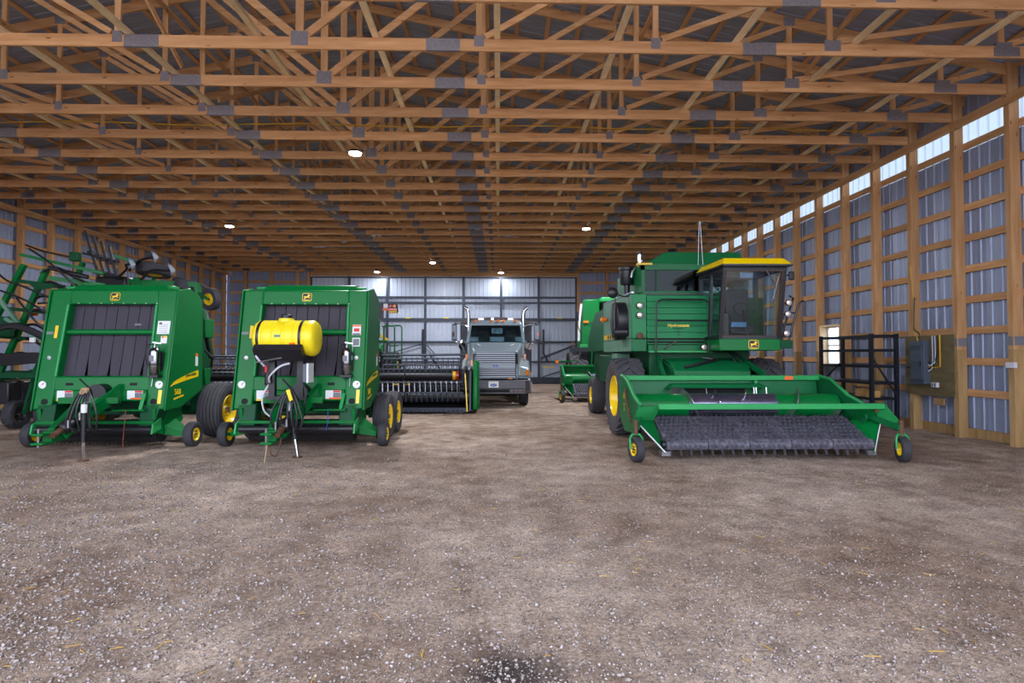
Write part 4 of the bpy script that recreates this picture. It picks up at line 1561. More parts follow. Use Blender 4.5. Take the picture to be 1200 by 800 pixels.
    part('air_pipe', MB().tube((2.81, 12.3, 2.90), (2.81, 12.3, 3.2), 0.065, 12), 'black', K)
    part('tank_chute', MB().path([(2.93, 12.0, 3.5), (2.86, 12.0, 3.42), (2.84, 12.0, 3.3)], 0.03, 8), 'steel', K)
    # round mirror reaching out on its arm
    part('mirror_arm', MB().path(spline([(2.62, 11.3, 2.83), (2.50, 11.4, 2.84), (2.36, 11.5, 2.93)], 5), 0.016, 6), 'black', K)
    part('round_mirror', MB().lathe([(0, 0), (0, 0.11), (0.03, 0.115), (0.07, 0.07), (0.08, 0)], (2.33, 11.52, 2.92), (0, -1, 0), 20), 'black', K)
    part('mirror_post', MB().tube((2.40, 11.52, 2.62), (2.38, 11.52, 2.9), 0.012, 6), 'black', K)
    round_lamp(K, (2.58, 13.6, 2.50), 0.06, m='rust', face='amber_lens', name='turn_lamp')
    round_lamp(K, (2.50, 13.55, 2.50), 0.06, m='amber_lens', face='amber_lens', name='turn_lamp')
    # whip aerials
    for x, xt in ((4.10, 4.13), (4.20, 4.15)):
        part('aerial', MB().tube((x, 11.5, 3.5), (xt, 11.5, 4.4), 0.006, 6), 'steel', K)
    # ---------------- cab
    xl, xr = 4.13, 5.26
    yb_, yt_ = 10.50, 10.25           # windshield foot and head
    zb, zt = 2.0, 3.23
    yr = 11.45
    fr = MB()

    def post(a, b, w=0.06):
        fr.bar(a, b, w, w, (0, 1, 0))
    post((xl + 0.01, yb_, zb - 0.05), (xl + 0.01, yt_, zt + 0.05), 0.07)
    post((xr - 0.01, yb_, zb - 0.05), (xr - 0.01, yt_, zt + 0.05), 0.07)
    post((xl, yr, zb - 0.05), (xl, yr, zt), 0.08)
    post((xr, yr, zb - 0.05), (xr, yr, zt), 0.08)
    post((xl, 10.95, zb), (xl, 10.85, zt), 0.05)
    fr.bar((xl, yt_, zt + 0.02), (xr, yt_, zt + 0.02), 0.06, 0.11)
    fr.bar((xl, yb_, zb - 0.02), (xr, yb_, zb - 0.02), 0.05, 0.06)
    for x in (xl, xr):
        fr.bar((x, yt_, zt + 0.02), (x, yr, zt + 0.02), 0.06, 0.11)
        fr.bar((x, yb_, zb - 0.02), (x, yr, zb - 0.02), 0.05, 0.06)
    fr.bar((xl, yr, zt + 0.02), (xr, yr, zt + 0.02), 0.06, 0.11)
    part('cab_frame', fr, 'black', K)
    ws = MB().hexa([(xl + 0.04, yb_ - 0.005, zb), (xr - 0.04, yb_ - 0.005, zb), (xr - 0.04, yb_ + 0.003, zb), (xl + 0.04, yb_ + 0.003, zb)],
                   [(xl + 0.04, yt_ - 0.005, zt - 0.03), (xr - 0.04, yt_ - 0.005, zt - 0.03), (xr - 0.04, yt_ + 0.003, zt - 0.03), (xl + 0.04, yt_ + 0.003, zt - 0.03)])
    wsp = part('windshield', ws, 'glass', K)
    part('windshield_seal', MB().path([(xl + 0.05, yb_ - 0.012, zb + 0.01), (xr - 0.05, yb_ - 0.012, zb + 0.01), (xr - 0.05, yt_ - 0.012, zt - 0.04), (xl + 0.05, yt_ - 0.012, zt - 0.04), (xl + 0.05, yb_ - 0.012, zb + 0.01)], 0.012, 6), 'rust', wsp)
    for (ya, yb2) in ((0.0, 0.44), (0.49, 1.0)):
        a0 = yb_ + (10.95 - yb_) * min(ya / 0.47, 1) if ya < 0.47 else 10.98
        a1 = 10.92 if ya < 0.47 else yr - 0.04
        t0 = yt_ + 0.04 if ya < 0.47 else 10.88
        t1 = 10.82 if ya < 0.47 else yr - 0.04
        for x in (xl, xr):
            part('side_window', MB().hexa([(x - 0.003, a0 + 0.03, zb + 0.01), (x + 0.003, a0 + 0.03, zb + 0.01), (x + 0.003, a1, zb + 0.01), (x - 0.003, a1, zb + 0.01)],
                                          [(x - 0.003, t0, zt - 0.03), (x + 0.003, t0, zt - 0.03), (x + 0.003, t1, zt - 0.03), (x - 0.003, t1, zt - 0.03)]), 'glass', K)
    part('rear_window', MB().box(xl + 0.04, xr - 0.04, yr - 0.003, yr + 0.003, zb + 0.5, zt - 0.03), 'glass', K)
    part('rear_panel', MB().box(xl, xr, yr - 0.02, yr + 0.02, zb - 0.05, zb + 0.5), 'seat', K)
    rf = MB()
    rf.hexa([(xl - 0.08, 10.08, 3.29), (xr + 0.06, 10.08, 3.29), (xr + 0.06, 11.52, 3.32), (xl - 0.08, 11.52, 3.32)],
            [(xl - 0.02, 10.2, 3.42), (xr - 0.04, 10.2, 3.42), (xr - 0.06, 11.42, 3.44), (xl - 0.0, 11.42, 3.44)])
    part('cab_roof', rf, 'yellow', K, bevel=0.02, seg=3)
    part('roof_lip', MB().box(xl - 0.08, xr + 0.06, 10.08, 11.52, 3.26, 3.295), 'black', K)
    lp = MB().hexa([(xl - 0.02, 10.44, 1.73), (xr + 0.0, 10.44, 1.73), (xr, 11.4, 1.73), (xl - 0.02, 11.4, 1.73)],
                   [(xl - 0.02, 10.44, 1.95), (xr + 0.0, 10.44, 1.95), (xr, 11.4, 1.95), (xl - 0.02, 11.4, 1.95)])
    part('cab_base', lp, 'green', K, bevel=0.015)
    emblem(K, (4.75, 10.437, 1.845), (1, 0, 0), (0, 0, 1), 0.19)
    # cab inside: seat, steering column, console
    part('operator_seat', MB().box(4.5, 4.95, 11.05, 11.32, 2.1, 2.95), 'seat', K, bevel=0.05)
    part('seat_cushion', MB().box(4.48, 4.97, 10.8, 11.15, 2.05, 2.25), 'seat', K, bevel=0.04)
    part('console', MB().box(4.28, 4.42, 10.7, 11.3, 2.0, 2.45), 'black', K, bevel=0.03)
    part('steering_column', MB().tube((4.72, 10.62, 2.0), (4.72, 10.78, 2.50), 0.03, 8), 'black', K)
    part('steering_wheel', MB().path([(4.72 + 0.19 * cos(a * pi / 10), 10.78 + 0.1 * sin(a * pi / 10), 2.52 + 0.14 * sin(a * pi / 10)) for a in range(21)], 0.014, 6), 'black', K)
    part('dash_panel', MB().box(4.4, 4.68, 10.58, 10.62, 2.18, 2.27), 'screen_blue', K)
    part('cab_mirror', MB().box(4.48, 4.72, 10.36, 10.4, 3.08, 3.18), 'screen_blue', K)
    part('control_lever', MB().tube((4.38, 10.8, 2.45), (4.35, 10.75, 2.72), 0.014, 6), 'black', K)
    # wiper
    part('wiper_arm', MB().bar((4.90, 10.225, 3.20), (5.13, 10.29, 2.90), 0.012, 0.03), 'steel', K)
    part('wiper_blade', MB().bar((5.15, 10.25, 3.10), (5.08, 10.33, 2.68), 0.012, 0.016), 'chrome', K)
    # right-hand side of the cab: mirror, lamp stack, step
    part('side_mirror', MB().box(5.36, 5.46, 10.28, 10.33, 3.03, 3.19), 'black', K, bevel=0.02)
    part('mirror_bracket', MB().tube((5.26, 10.3, 3.12), (5.38, 10.3, 3.12), 0.014, 6), 'black', K)
    part('ladder_rail', MB().path([(5.42, 10.5, 1.8), (5.50, 10.46, 2.2), (5.60, 10.40, 2.62), (5.68, 10.4, 2.66)], 0.02, 6), 'black', K)
    part('ladder_rail', MB().path([(5.34, 10.62, 1.8), (5.42, 10.6, 2.2), (5.54, 10.5, 2.72), (5.46, 10.5, 2.76)], 0.02, 6), 'black', K)
    for z in (2.0, 2.22, 2.44):
        part('ladder_rung', MB().tube((5.37 + (z - 1.8) * 0.22, 10.6, z), (5.44 + (z - 1.8) * 0.22, 10.47, z), 0.014, 6), 'black', K)
    for x, z in ((5.40, 2.62), (5.38, 2.41), (5.35, 2.05)):
        round_lamp(K, (x, 10.38, z), 0.062, m='rust')
        part('lamp_bracket', MB().bar((x, 10.46, z), (5.26, 10.5, z), 0.02, 0.03), 'black', K)
    part('side_step', MB().box(5.27, 5.50, 10.46, 10.9, 1.77, 1.93), 'green_dark', K, bevel=0.01)
    # feeder house and front deck
    fh = [(11.5, 1.62), (10.75, 1.50), (10.55, 1.35), (10.55, 0.45), (10.75, 0.40), (11.5, 0.75)]
    part('feeder_house', MB().prism(fh, 'x', 3.30, 4.75), g, K, bevel=0.02)
    part('feeder_cover', MB().hexa([(3.25, 10.62, 1.40), (4.80, 10.62, 1.40), (4.80, 11.15, 1.50), (3.25, 11.15, 1.50)],
                                   [(3.40, 10.70, 1.46), (4.70, 10.70, 1.46), (4.70, 11.15, 1.56), (3.40, 11.15, 1.56)]), g, K, bevel=0.01)
    part('feeder_hose', MB().path(spline([(3.5, 10.6, 1.42), (3.75, 10.62, 1.47), (4.0, 10.7, 1.53), (4.2, 10.85, 1.56), (4.0, 11.0, 1.6)], 6), 0.03, 8), 'black', K)
    part('lift_arm', MB().bar((4.95, 10.45, 1.30), (4.72, 11.3, 1.66), 0.06, 0.10), g, K)
    part('lift_arm', MB().bar((3.12, 10.55, 1.2), (3.2, 11.3, 1.6), 0.06, 0.10), g, K)
    for x, z in ((4.55, 1.62), (4.65, 1.6)):
        part('feeder_hose', MB().path(spline([(x, 10.75, 1.5), (x - 0.05, 10.9, 1.68), (x - 0.1, 11.2, 1.72)], 5), 0.02, 6), 'hose', K)


combine()


# ------------------------------------------------------------------ pickup header in front of the combine
def pickup_header(x0, x1, yr, label, group, g='green_old', detail=True, dz=0.0):
    cx = (x0 + x1) / 2
    H = thing('pickup_header', label, 'header', (cx, yr - 0.9, 0), group)
    yf = yr - 1.5
    # back sheet, top beam, floor
    part('back_sheet', MB().prism([(yr, 0.45), (yr, 1.20), (yr - 0.03, 1.20), (yr - 0.08, 0.75), (yr - 0.28, 0.45)], 'x', x0 + 0.03, x1 - 0.03), g, H)
    part('top_beam', MB().box(x0, x1, yr - 0.10, yr + 0.06, 1.18, 1.27), 'green_light' if detail else g, H, bevel=0.012)
    part('floor_pan', MB().box(x0 + 0.03, x1 - 0.03, yr - 0.95, yr - 0.2, 0.38, 0.45), g, H)
    for s, x in ((-1, x0), (1, x1)):
        poly = [(yr + 0.05, 1.25), (yr + 0.05, 0.55), (yr - 0.35, 0.30), (yr - 1.15, 0.34), (yr - 1.42, 0.62), (yr - 1.30, 0.86), (yr - 0.95, 0.95), (yr - 0.45, 1.20), (yr - 0.15, 1.27)]
        part('end_sheet', MB().prism(poly, 'x', min(x, x + s * 0.04), max(x, x + s * 0.04)), g, H, bevel=0.008)
        part('end_flange', MB().path([(x + s * 0.0, yr + 0.02, 1.27), (x, yr - 0.45, 1.21), (x, yr - 0.95, 0.96), (x, yr - 1.32, 0.86)], 0.03, 6), 'green_light', H)
    # auger
    ya, za, r = yr - 0.62, 0.76, 0.21
    a = part('auger', MB().tube((x0 + 0.05, ya, za), (x1 - 0.05, ya, za), r, 28), g if not detail else 'green', H)
    xm0, xm1 = x0 + 0.98, x1 - 1.15
    part('auger_centre', MB().tube((xm0, ya, za), (xm1, ya, za), r + 0.006, 28), 'steel_worn', a)
    for (a0, a1, sg) in ((xm0 - 0.22, xm0 + 0.12, 1), (xm1 - 0.25, x1 - 0.12, -1)):
        fl = MB()
        turns = 1.6 if sg < 0 else 0.45
        nseg = 48
        vs_, fs_ = [], []
        for i in range(nseg + 1):
            t = i / nseg
            x = a0 + (a1 - a0) * t
            an = sg * 2 * pi * turns * t + 0.8
            for rr in (r - 0.01, r + 0.12):
                for off in (-0.006, 0.006):
                    vs_.append((x + off, ya + rr * cos(an), za + rr * sin(an)))
        for i in range(nseg):
            b = i * 4
            c = b + 4
            fs_ += [(b, b + 2, c + 2, c), (b + 3, b + 1, c + 1, c + 3), (b + 2, b + 3, c + 3, c + 2)]
        fl.add(vs_, fs_)
        part('auger_flight', fl, 'steel', a)
    rnd = random.Random(3)
    for i in range(18):
        x = xm0 + 0.08 + (xm1 - xm0 - 0.16) * rnd.random()
        an = rnd.uniform(0.2, 3.4)
        d = V((0, -cos(an), sin(an)))
        p = V((x, ya, za)) + d * r
        part('auger_finger', MB().tube(p, p + d * 0.11, 0.009, 6), 'chrome', a)
    # stripper box and slot on the back sheet
    if detail:
        part('feed_slot', MB().box(xm0 + 0.15, xm1 - 0.25, yr - 0.13, yr - 0.10, 0.92, 1.05), 'black_matte', H)
        part('feed_hood', MB().hexa([(xm0 - 0.2, yr - 0.30, 1.05), (xm1 + 0.1, yr - 0.30, 1.05), (xm1 + 0.1, yr - 0.1, 1.05), (xm0 - 0.2, yr - 0.1, 1.05)],
                                    [(xm0 - 0.1, yr - 0.25, 1.11), (xm1 + 0.0, yr - 0.25, 1.11), (xm1 + 0.0, yr - 0.1, 1.13), (xm0 - 0.1, yr - 0.1, 1.13)]), g, H)
        part('top_reflector', MB().box(x1 - 0.66, x1 - 0.5, yr - 0.104, yr - 0.10, 1.19, 1.255), 'label_orange', H)
        part('back_seam', MB().box(x1 - 1.24, x1 - 1.2, yr - 0.15, yr - 0.09, 0.9, 1.18), 'green_light', H)
    # wind guard bar across the front
    yw = yr - 1.60
    xa, xb = x0 + 0.22, x1 + 0.16
    part('wind_bar', MB().box(xa, xb, yw - 0.04, yw + 0.04, 0.79, 0.88), 'green_light', H, bevel=0.01)
    # pickup belts
    yb0, zb0 = yr - 1.02, 0.56
    yb1, zb1 = yr - 1.68, 0.25
    bx0, bx1 = x0 + 0.30, x1 - 0.10
    nb = 5
    bw = (bx1 - bx0) / nb
    for i in range(nb):
        p0, p1 = bx0 + i * bw + 0.006, bx0 + (i + 1) * bw - 0.006
        prof = []
        for k in range(9):
            an = radians(40 + 180 * k / 8)
            prof.append((yb1 + 0.09 * cos(an + 0.2), zb1 + 0.09 * sin(an + 0.2)))
        prof2 = []
        for k in range(7):
            an = radians(240 + 170 * k / 6)
            prof2.append((yb0 + 0.07 * cos(an), zb0 + 0.07 * sin(an)))
        mb = MB().prism(prof + prof2, 'x', p0, p1)
        b = part('pickup_belt', mb, 'belt_rubber', H)
        tn = MB()
        nl = V((0, -(zb0 - zb1), (yb0 - yb1))).normalized()
        if nl.z < 0:
            nl = -nl
        rows = 7
        for rI in range(rows):
            t = (rI + 0.4) / rows
            base = V((0, yb1 + 0.02 + (yb0 - yb1) * t, zb1 + (zb0 - zb1) * t)) + nl * 0.083
            for c in range(7):
                x = p0 + 0.05 + (p1 - p0 - 0.08) * (c + (0.5 if rI % 2 else 0)) / 7.2
                o = base + V((x, 0, 0))
                tn.box(o.x - 0.02, o.x + 0.03, o.y - 0.012, o.y + 0.012, o.z - 0.02, o.z + 0.006)
                tn.tube(o, o + V((0.0, -0.035, 0.055)), 0.005, 5)
                tn.tube(o + V((0.018, 0, 0)), o + V((0.018, -0.035, 0.055)), 0.005, 5)
        for kk, an in enumerate((100, 140, 180)):
            for c in range(7):
                x = p0 + 0.05 + (p1 - p0 - 0.08) * (c + (0.5 if kk % 2 else 0)) / 7.2
                d = V((0, cos(radians(an)), sin(radians(an))))
                o = V((x, yb1, zb1)) + d * 0.088
                tn.box(o.x - 0.018, o.x + 0.018, o.y - 0.010, o.y + 0.010, o.z - 0.012, o.z + 0.012)
                tn.tube(o, o + d * 0.05 + V((0, -0.01, -0.04)), 0.005, 5)
        for c in range(0, 7, 2):
            x = p0 + 0.05 + (p1 - p0 - 0.08) * c / 7
            o = V((x, yb1 - 0.05, zb1 - 0.07))
            for dx in (0, 0.022):
                tn.tube(o + V((dx, 0, 0)), o + V((dx + 0.012, -0.02, -0.085)), 0.005, 5)
        part('belt_tines', tn, 'tine_rubber', b, kind='stuff')
    part('front_roller', MB().tube((bx0 - 0.05, yb1, zb1), (bx1 + 0.03, yb1, zb1), 0.06, 14), 'black', H)
    # flared dividers at both ends of the belts
    for s, xe, xbelt in ((-1, x0, bx0), (1, x1 + 0.1, bx1)):
        zc = 0.62
        poly3 = MB()
        A = V((xbelt + s * 0.01, yb1 - 0.06, 0.12))
        Bp = V((xbelt + s * 0.02, yb0 - 0.1, 0.56))
        Cp = V((xe + s * 0.12, yr - 1.45, 0.62))
        D = V((xe + s * 0.03, yr - 1.30, 0.80))
        th = V((0, 0.02, -0.012))
        poly3.add([A, Bp, Cp, A + th, Bp + th, Cp + th], [(0, 1, 2), (5, 4, 3), (0, 2, 5, 3), (2, 1, 4, 5), (1, 0, 3, 4)])
        part('divider_plate', poly3, 'green', H)
        p2 = MB()
        E1 = V((xbelt + s * 0.03, yr - 1.56, 0.84))
        p2.add([Bp, Cp, D, E1, Bp + th, Cp + th, D + th, E1 + th], [(0, 1, 2, 3), (7, 6, 5, 4), (0, 4, 5, 1), (1, 5, 6, 2), (2, 6, 7, 3), (3, 7, 4, 0)])
        part('divider_plate', p2, 'green_light' if s < 0 else 'green', H)
        part('divider_edge', MB().bar(A + V((0, -0.012, 0.02)), Cp + V((0, -0.012, 0)), 0.012, 0.018), 'label_white', H)
        part('divider_shoe', MB().box(min(A.x, A.x - s * 0.14) + s * 0.05, max(A.x, A.x - s * 0.14) + s * 0.05, A.y + 0.02, A.y + 0.2, 0.08, 0.15), 'steel', H)
        # caster
        xc = xe + s * 0.17 if s < 0 else xe + s * 0.17
        yc = yr - 1.76 if s < 0 else yr - 1.86
        part('caster_arm', MB().bar((xe + s * 0.0, yr - 1.30, 0.66), (xc, yc + 0.02, 0.52), 0.10, 0.09), g, H, bevel=0.01)
        if s > 0:
            part('caster_gusset', MB().add([V((xb - 0.02, yw - 0.03, 0.90)), V((xc, yc, 0.58)), V((xb - 0.02, yw + 0.2, 0.62)), V((xb + 0.0, yw + 0.0, 0.90)), V((xc + 0.02, yc + 0.02, 0.58)), V((xb, yw + 0.22, 0.62))],
                                             [(0, 1, 2), (5, 4, 3), (0, 3, 4, 1), (1, 4, 5, 2), (2, 5, 3, 0)]), 'green_light', H)
        cs = part('caster_fork', MB().path([(xc - 0.095, yc - 0.01, 0.20), (xc - 0.095, yc, 0.36), (xc - 0.06, yc + 0.02, 0.42), (xc + 0.06, yc + 0.02, 0.42), (xc + 0.095, yc, 0.36), (xc + 0.095, yc - 0.01, 0.20)], 0.018, 6), 'green_light', H)
        part('caster_stem', MB().tube((xc, yc + 0.02, 0.42), (xc, yc + 0.02, 0.64), 0.035, 12), 'rust', cs)
        an = 0.22 if s < 0 else -0.28
        wheel(H, (xc, yc - 0.01, 0.195), 0.195, 0.13, 0.10, s, 'plain', 'rubber', 'yellow', 28, 0.5, name='caster_wheel', ax=(cos(an), sin(an), 0))
    if detail:
        emblem(H, (x0 - 0.042, yr - 0.33, 0.92), (0, -1, 0), (0, 0, 1), 0.11)
        text_part('lettering', '212', 0.10, (x0 - 0.043, yr - 0.36, 0.72), (pi / 2, pi / 2, -pi / 2), 'yellow_old', H)
        part('drive_hose', MB().path(spline([(x0 - 0.06, yr - 0.55, 1.05), (x0 - 0.10, yr - 0.75, 0.9), (x0 - 0.08, yr - 0.85, 0.7), (x0 - 0.04, yr - 0.9, 0.5)], 5), 0.02, 6), 'rust', H)
    return H


pickup_header(2.30, 5.97, 10.50, 'green pickup header with dark rubber belts on the combine with the yellow cab roof', 'pickup headers')
pickup_header(2.38, 6.0, 21.45, 'bright green pickup header on the combine parked behind, by the big door', 'pickup headers', 'green', False)


# ------------------------------------------------------------------ second combine, behind
def combine_back():
    K = thing('combine_harvester', 'bright green combine harvester behind the one with the yellow cab roof', 'combine', (4.4, 24.5, 0))
    for s, x in ((-1, 3.2), (1, 5.6)):
        wheel(K, (x, 23.1, 0.90), 0.90, 0.76, 0.45, s, 'lug', 'rubber_grey', 'yellow', 36, 0.2, name='drive_wheel')
    for s, x in ((-1, 3.2), (1, 5.6)):
        wheel(K, (x, 27.0, 0.6), 0.6, 0.42, 0.28, s, 'rib', 'rubber_grey', 'yellow', 32, 0.4, name='steer_wheel')
    part('front_axle', MB().box(3.5, 5.3, 22.95, 23.25, 0.75, 1.05), 'green_dark', K)
    part('rear_axle', MB().box(3.3, 5.5, 26.9, 27.1, 0.5, 0.7), 'green_dark', K)
    part('body', MB().prism([(22.6, 1.2), (22.6, 1.98), (28.6, 1.98), (28.9, 1.3), (27.0, 0.9), (24, 0.9)], 'x', 3.6, 5.25), 'black', K)
    sp = MB().hexa([(3.24, 22.3, 1.98), (4.02, 22.3, 1.98), (4.02, 23.4, 1.98), (3.5, 23.4, 1.98)],
                   [(3.38, 22.45, 3.86), (4.02, 22.35, 3.88), (4.02, 23.4, 3.9), (3.6, 23.4, 3.86)])
    part('side_shield', sp, 'green', K, bevel=0.05, seg=3)
    part('shield_lip', MB().box(3.20, 4.1, 22.22, 22.34, 1.94, 2.06), 'green_light', K, bevel=0.01)
    part('shield_rear', MB().prism([(24.0, 1.98), (24.0, 3.8), (27.6, 3.5), (28.8, 2.6), (28.9, 1.98)], 'x', 4.0, 5.5), 'green', K, bevel=0.05)
    part('shield_edge', MB().path([(3.20, 22.5, 2.2), (3.24, 22.6, 2.9), (3.34, 22.7, 3.7)], 0.05, 8), 'conduit', K)
    part('cab_pillar', MB().hexa([(4.06, 22.2, 2.0), (4.18, 22.2, 2.0), (4.18, 22.5, 2.0), (4.06, 22.5, 2.0)], [(4.08, 22.0, 3.7), (4.2, 22.0, 3.7), (4.2, 22.5, 3.7), (4.08, 22.5, 3.7)]), 'black', K)
    part('cab_pillar', MB().box(5.3, 5.42, 22.1, 22.4, 2.0, 3.7), 'black', K)
    part('cab_glass', MB().hexa([(4.18, 22.15, 2.05), (5.3, 22.15, 2.05), (5.3, 22.17, 2.05), (4.18, 22.17, 2.05)], [(4.18, 21.98, 3.7), (5.3, 21.98, 3.7), (5.3, 22.0, 3.7), (4.18, 22.0, 3.7)]), 'glass_tint', K)
    part('cab_floor', MB().box(4.1, 5.4, 22.1, 23.6, 1.86, 2.02), 'green', K)
    part('cab_back', MB().box(4.1, 5.4, 23.5, 23.6, 2.0, 3.72), 'black', K)
    part('cab_roof', MB().box(4.0, 5.5, 21.85, 23.6, 3.70, 3.9), 'green_light', K, bevel=0.05)
    part('grain_tank', MB().box(4.05, 5.5, 23.7, 25.6, 3.4, 4.0), 'green', K, bevel=0.03)
    part('mirror', MB().box(3.06, 3.14, 22.0, 22.06, 2.98, 3.35), 'black', K, bevel=0.02)
    part('mirror_arm', MB().path([(3.10, 22.05, 3.0), (3.12, 22.1, 2.75), (3.28, 22.3, 2.45)], 0.018, 6), 'green', K)
    part('turn_lamp', MB().box(3.36, 3.56, 22.28, 22.32, 2.92, 3.0), 'amber_lens', K)
    part('shield_rail', MB().path([(3.62, 22.28, 2.9), (3.75, 22.2, 2.95), (3.78, 22.2, 2.6)], 0.02, 6), 'black', K)
    part('shield_seam', MB().box(3.77, 3.79, 22.28, 22.34, 2.15, 2.95), 'green_light', K)
    part('ladder', MB().bar((3.62, 22.2, 0.6), (3.72, 22.3, 1.9), 0.05, 0.05), 'green', K)
    part('feeder_house', MB().prism([(23.0, 1.7), (21.7, 1.1), (21.55, 0.5), (22.8, 0.8)], 'x', 3.95, 5.0), 'green', K)
    part('lamp_arm', MB().bar((3.1, 22.1, 1.42), (2.3, 22.05, 1.40), 0.04, 0.04), 'green', K)
    part('side_lamp', MB().box(2.22, 2.34, 22.0, 22.06, 1.33, 1.45), 'amber_lens', K)
    part('side_lamp', MB().box(2.86, 2.95, 22.0, 22.06, 2.0, 2.15), 'rust', K)


combine_back()


# ------------------------------------------------------------------ truck
def truck():
    cx, yf = -0.09, 17.9
    T = thing('dump_truck', 'grey dump truck with chrome grille parked facing out before the big door', 'truck', (cx, 21.0, 0))

    def X(x):
        return cx + x
    # bumper
    b = MB()
    b.hexa([(X(-1.14), yf + 0.18, 0.42), (X(1.14), yf + 0.18, 0.42), (X(1.14), yf + 0.5, 0.42), (X(-1.14), yf + 0.5, 0.42)],
           [(X(-1.14), yf + 0.18, 0.85), (X(1.14), yf + 0.18, 0.85), (X(1.14), yf + 0.5, 0.85), (X(-1.14), yf + 0.5, 0.85)])
    b.hexa([(X(-0.95), yf, 0.42), (X(0.95), yf, 0.42), (X(1.10), yf + 0.2, 0.42), (X(-1.10), yf + 0.2, 0.42)],
           [(X(-0.95), yf, 0.85), (X(0.95), yf, 0.85), (X(1.10), yf + 0.2, 0.85), (X(-1.10), yf + 0.2, 0.85)])
    bp = part('bumper', b, 'truck_bumper', T, bevel=0.02)
    part('bumper_slot', MB().box(X(-0.5), X(0.45), yf - 0.004, yf + 0.002, 0.47, 0.56), 'black_matte', bp)
    part('bumper_groove', MB().box(X(-0.94), X(0.94), yf - 0.004, yf + 0.002, 0.575, 0.595), 'black_matte', bp)
    for i in range(4):
        part('bumper_mark', MB().box(X(0.55 + i * 0.14), X(0.61 + i * 0.14), yf - 0.005, yf + 0.002, 0.47, 0.52), 'rust', bp)
    pl = part('licence_plate', MB().box(X(-0.22), X(0.10), yf - 0.012, yf - 0.002, 0.62, 0.82), 'label_white', T)
    part('plate_oval', MB().lathe([(0, 0), (0, 0.055), (0.003, 0.055), (0.003, 0)], (0, 0, 0), 'y', 24), 'blue', pl)
    ov = pl.children[0] if pl.children else None
    # hood
    hood = MB()
    hood.hexa([(X(-0.76), yf + 0.22, 0.88), (X(0.76), yf + 0.22, 0.88), (X(0.92), yf + 1.7, 0.95), (X(-0.92), yf + 1.7, 0.95)],
              [(X(-0.72), yf + 0.36, 1.78), (X(0.72), yf + 0.36, 1.78), (X(0.93), yf + 1.7, 2.10), (X(-0.93), yf + 1.7, 2.10)])
    part('hood', hood, 'truck_paint', T, bevel=0.07, seg=4)
    for s in (-1, 1):
        fd = MB()
        fd.hexa([(X(s * 0.70), yf + 0.30, 0.88), (X(s * 1.16), yf + 0.42, 0.88), (X(s * 1.18), yf + 1.6, 0.95), (X(s * 0.80), yf + 1.6, 0.95)],
                [(X(s * 0.72), yf + 0.42, 1.28), (X(s * 1.10), yf + 0.55, 1.22), (X(s * 1.14), yf + 1.5, 1.48), (X(s * 0.85), yf + 1.6, 1.75)])
        part('fender', fd, 'truck_paint', T, bevel=0.06, seg=3)
        hl = part('headlamp', MB().hexa([(X(s * 0.74), yf + 0.27, 0.98), (X(s * 1.10), yf + 0.37, 0.98), (X(s * 1.10), yf + 0.42, 0.98), (X(s * 0.74), yf + 0.34, 0.98)],
                                        [(X(s * 0.76), yf + 0.31, 1.20), (X(s * 1.08), yf + 0.41, 1.20), (X(s * 1.08), yf + 0.48, 1.20), (X(s * 0.76), yf + 0.38, 1.20)]), 'lamp_face', T, bevel=0.01)
        part('turn_lamp', MB().hexa([(X(s * 0.98), yf + 0.325, 1.0), (X(s * 1.09), yf + 0.36, 1.0), (X(s * 1.09), yf + 0.40, 1.0), (X(s * 0.98), yf + 0.38, 1.0)],
                                    [(X(s * 0.98), yf + 0.35, 1.17), (X(s * 1.07), yf + 0.385, 1.17), (X(s * 1.07), yf + 0.44, 1.17), (X(s * 0.98), yf + 0.42, 1.17)]), 'amber_lens', hl)
        part('hood_vent', MB().box(X(s * 0.68) - 0.035, X(s * 0.68) + 0.035, yf + 0.27, yf + 0.31, 1.36, 1.68), 'black_matte', T)
        part('side_marker', MB().box(X(s * 0.98) - 0.04, X(s * 0.98) + 0.04, yf + 1.15, yf + 1.2, 1.50, 1.68), 'amber_lens', T)
        part('cowl_grab', MB().bar((X(s * 0.5), yf + 0.9, 1.955), (X(s * 0.62), yf + 1.2, 2.02), 0.03, 0.02), 'label_white', T)
        # exhaust stacks
        xs = X(s * 1.0)
        yc = yf + 2.75
        st = part('exhaust_stack', MB().path([(xs, yc, 1.2), (xs, yc, 3.1), (xs + 0.02, yc, 3.24), (xs + 0.08, yc, 3.33), (xs + 0.16, yc, 3.37)] if s > 0 else [(xs, yc, 1.2), (xs, yc, 3.1), (xs - 0.02, yc, 3.24), (xs - 0.06, yc, 3.33), (xs - 0.14, yc, 3.37)], 0.065, 14), 'chrome', T)
        # mirrors
        xm = X(s * 1.42)
        mr = part('mirror', MB().box(xm - 0.09, xm + 0.09, yf + 1.55, yf + 1.63, 2.14, 2.72), 'box_steel', T, bevel=0.02)
        part('mirror_glint', MB().box(xm - 0.07, xm + 0.07, yf + 1.54, yf + 1.55, 2.2, 2.66), 'mirror_glass', mr)
        part('mirror_lamp', MB().box(xm + s * 0.03 - 0.03, xm + s * 0.03 + 0.03, yf + 1.53, yf + 1.545, 2.28, 2.44), 'red_lens' if s > 0 else 'rust', mr)
        part('mirror_arm', MB().path([(xm, yf + 1.6, 2.74), (X(s * 1.1), yf + 1.75, 2.70), (X(s * 0.95), yf + 1.85, 2.62)], 0.018, 6), 'chrome', T)
        part('mirror_arm', MB().path([(xm, yf + 1.6, 2.14), (X(s * 1.2), yf + 1.7, 2.0), (X(s * 0.98), yf + 1.85, 1.6)], 0.022, 6), 'chrome', T)
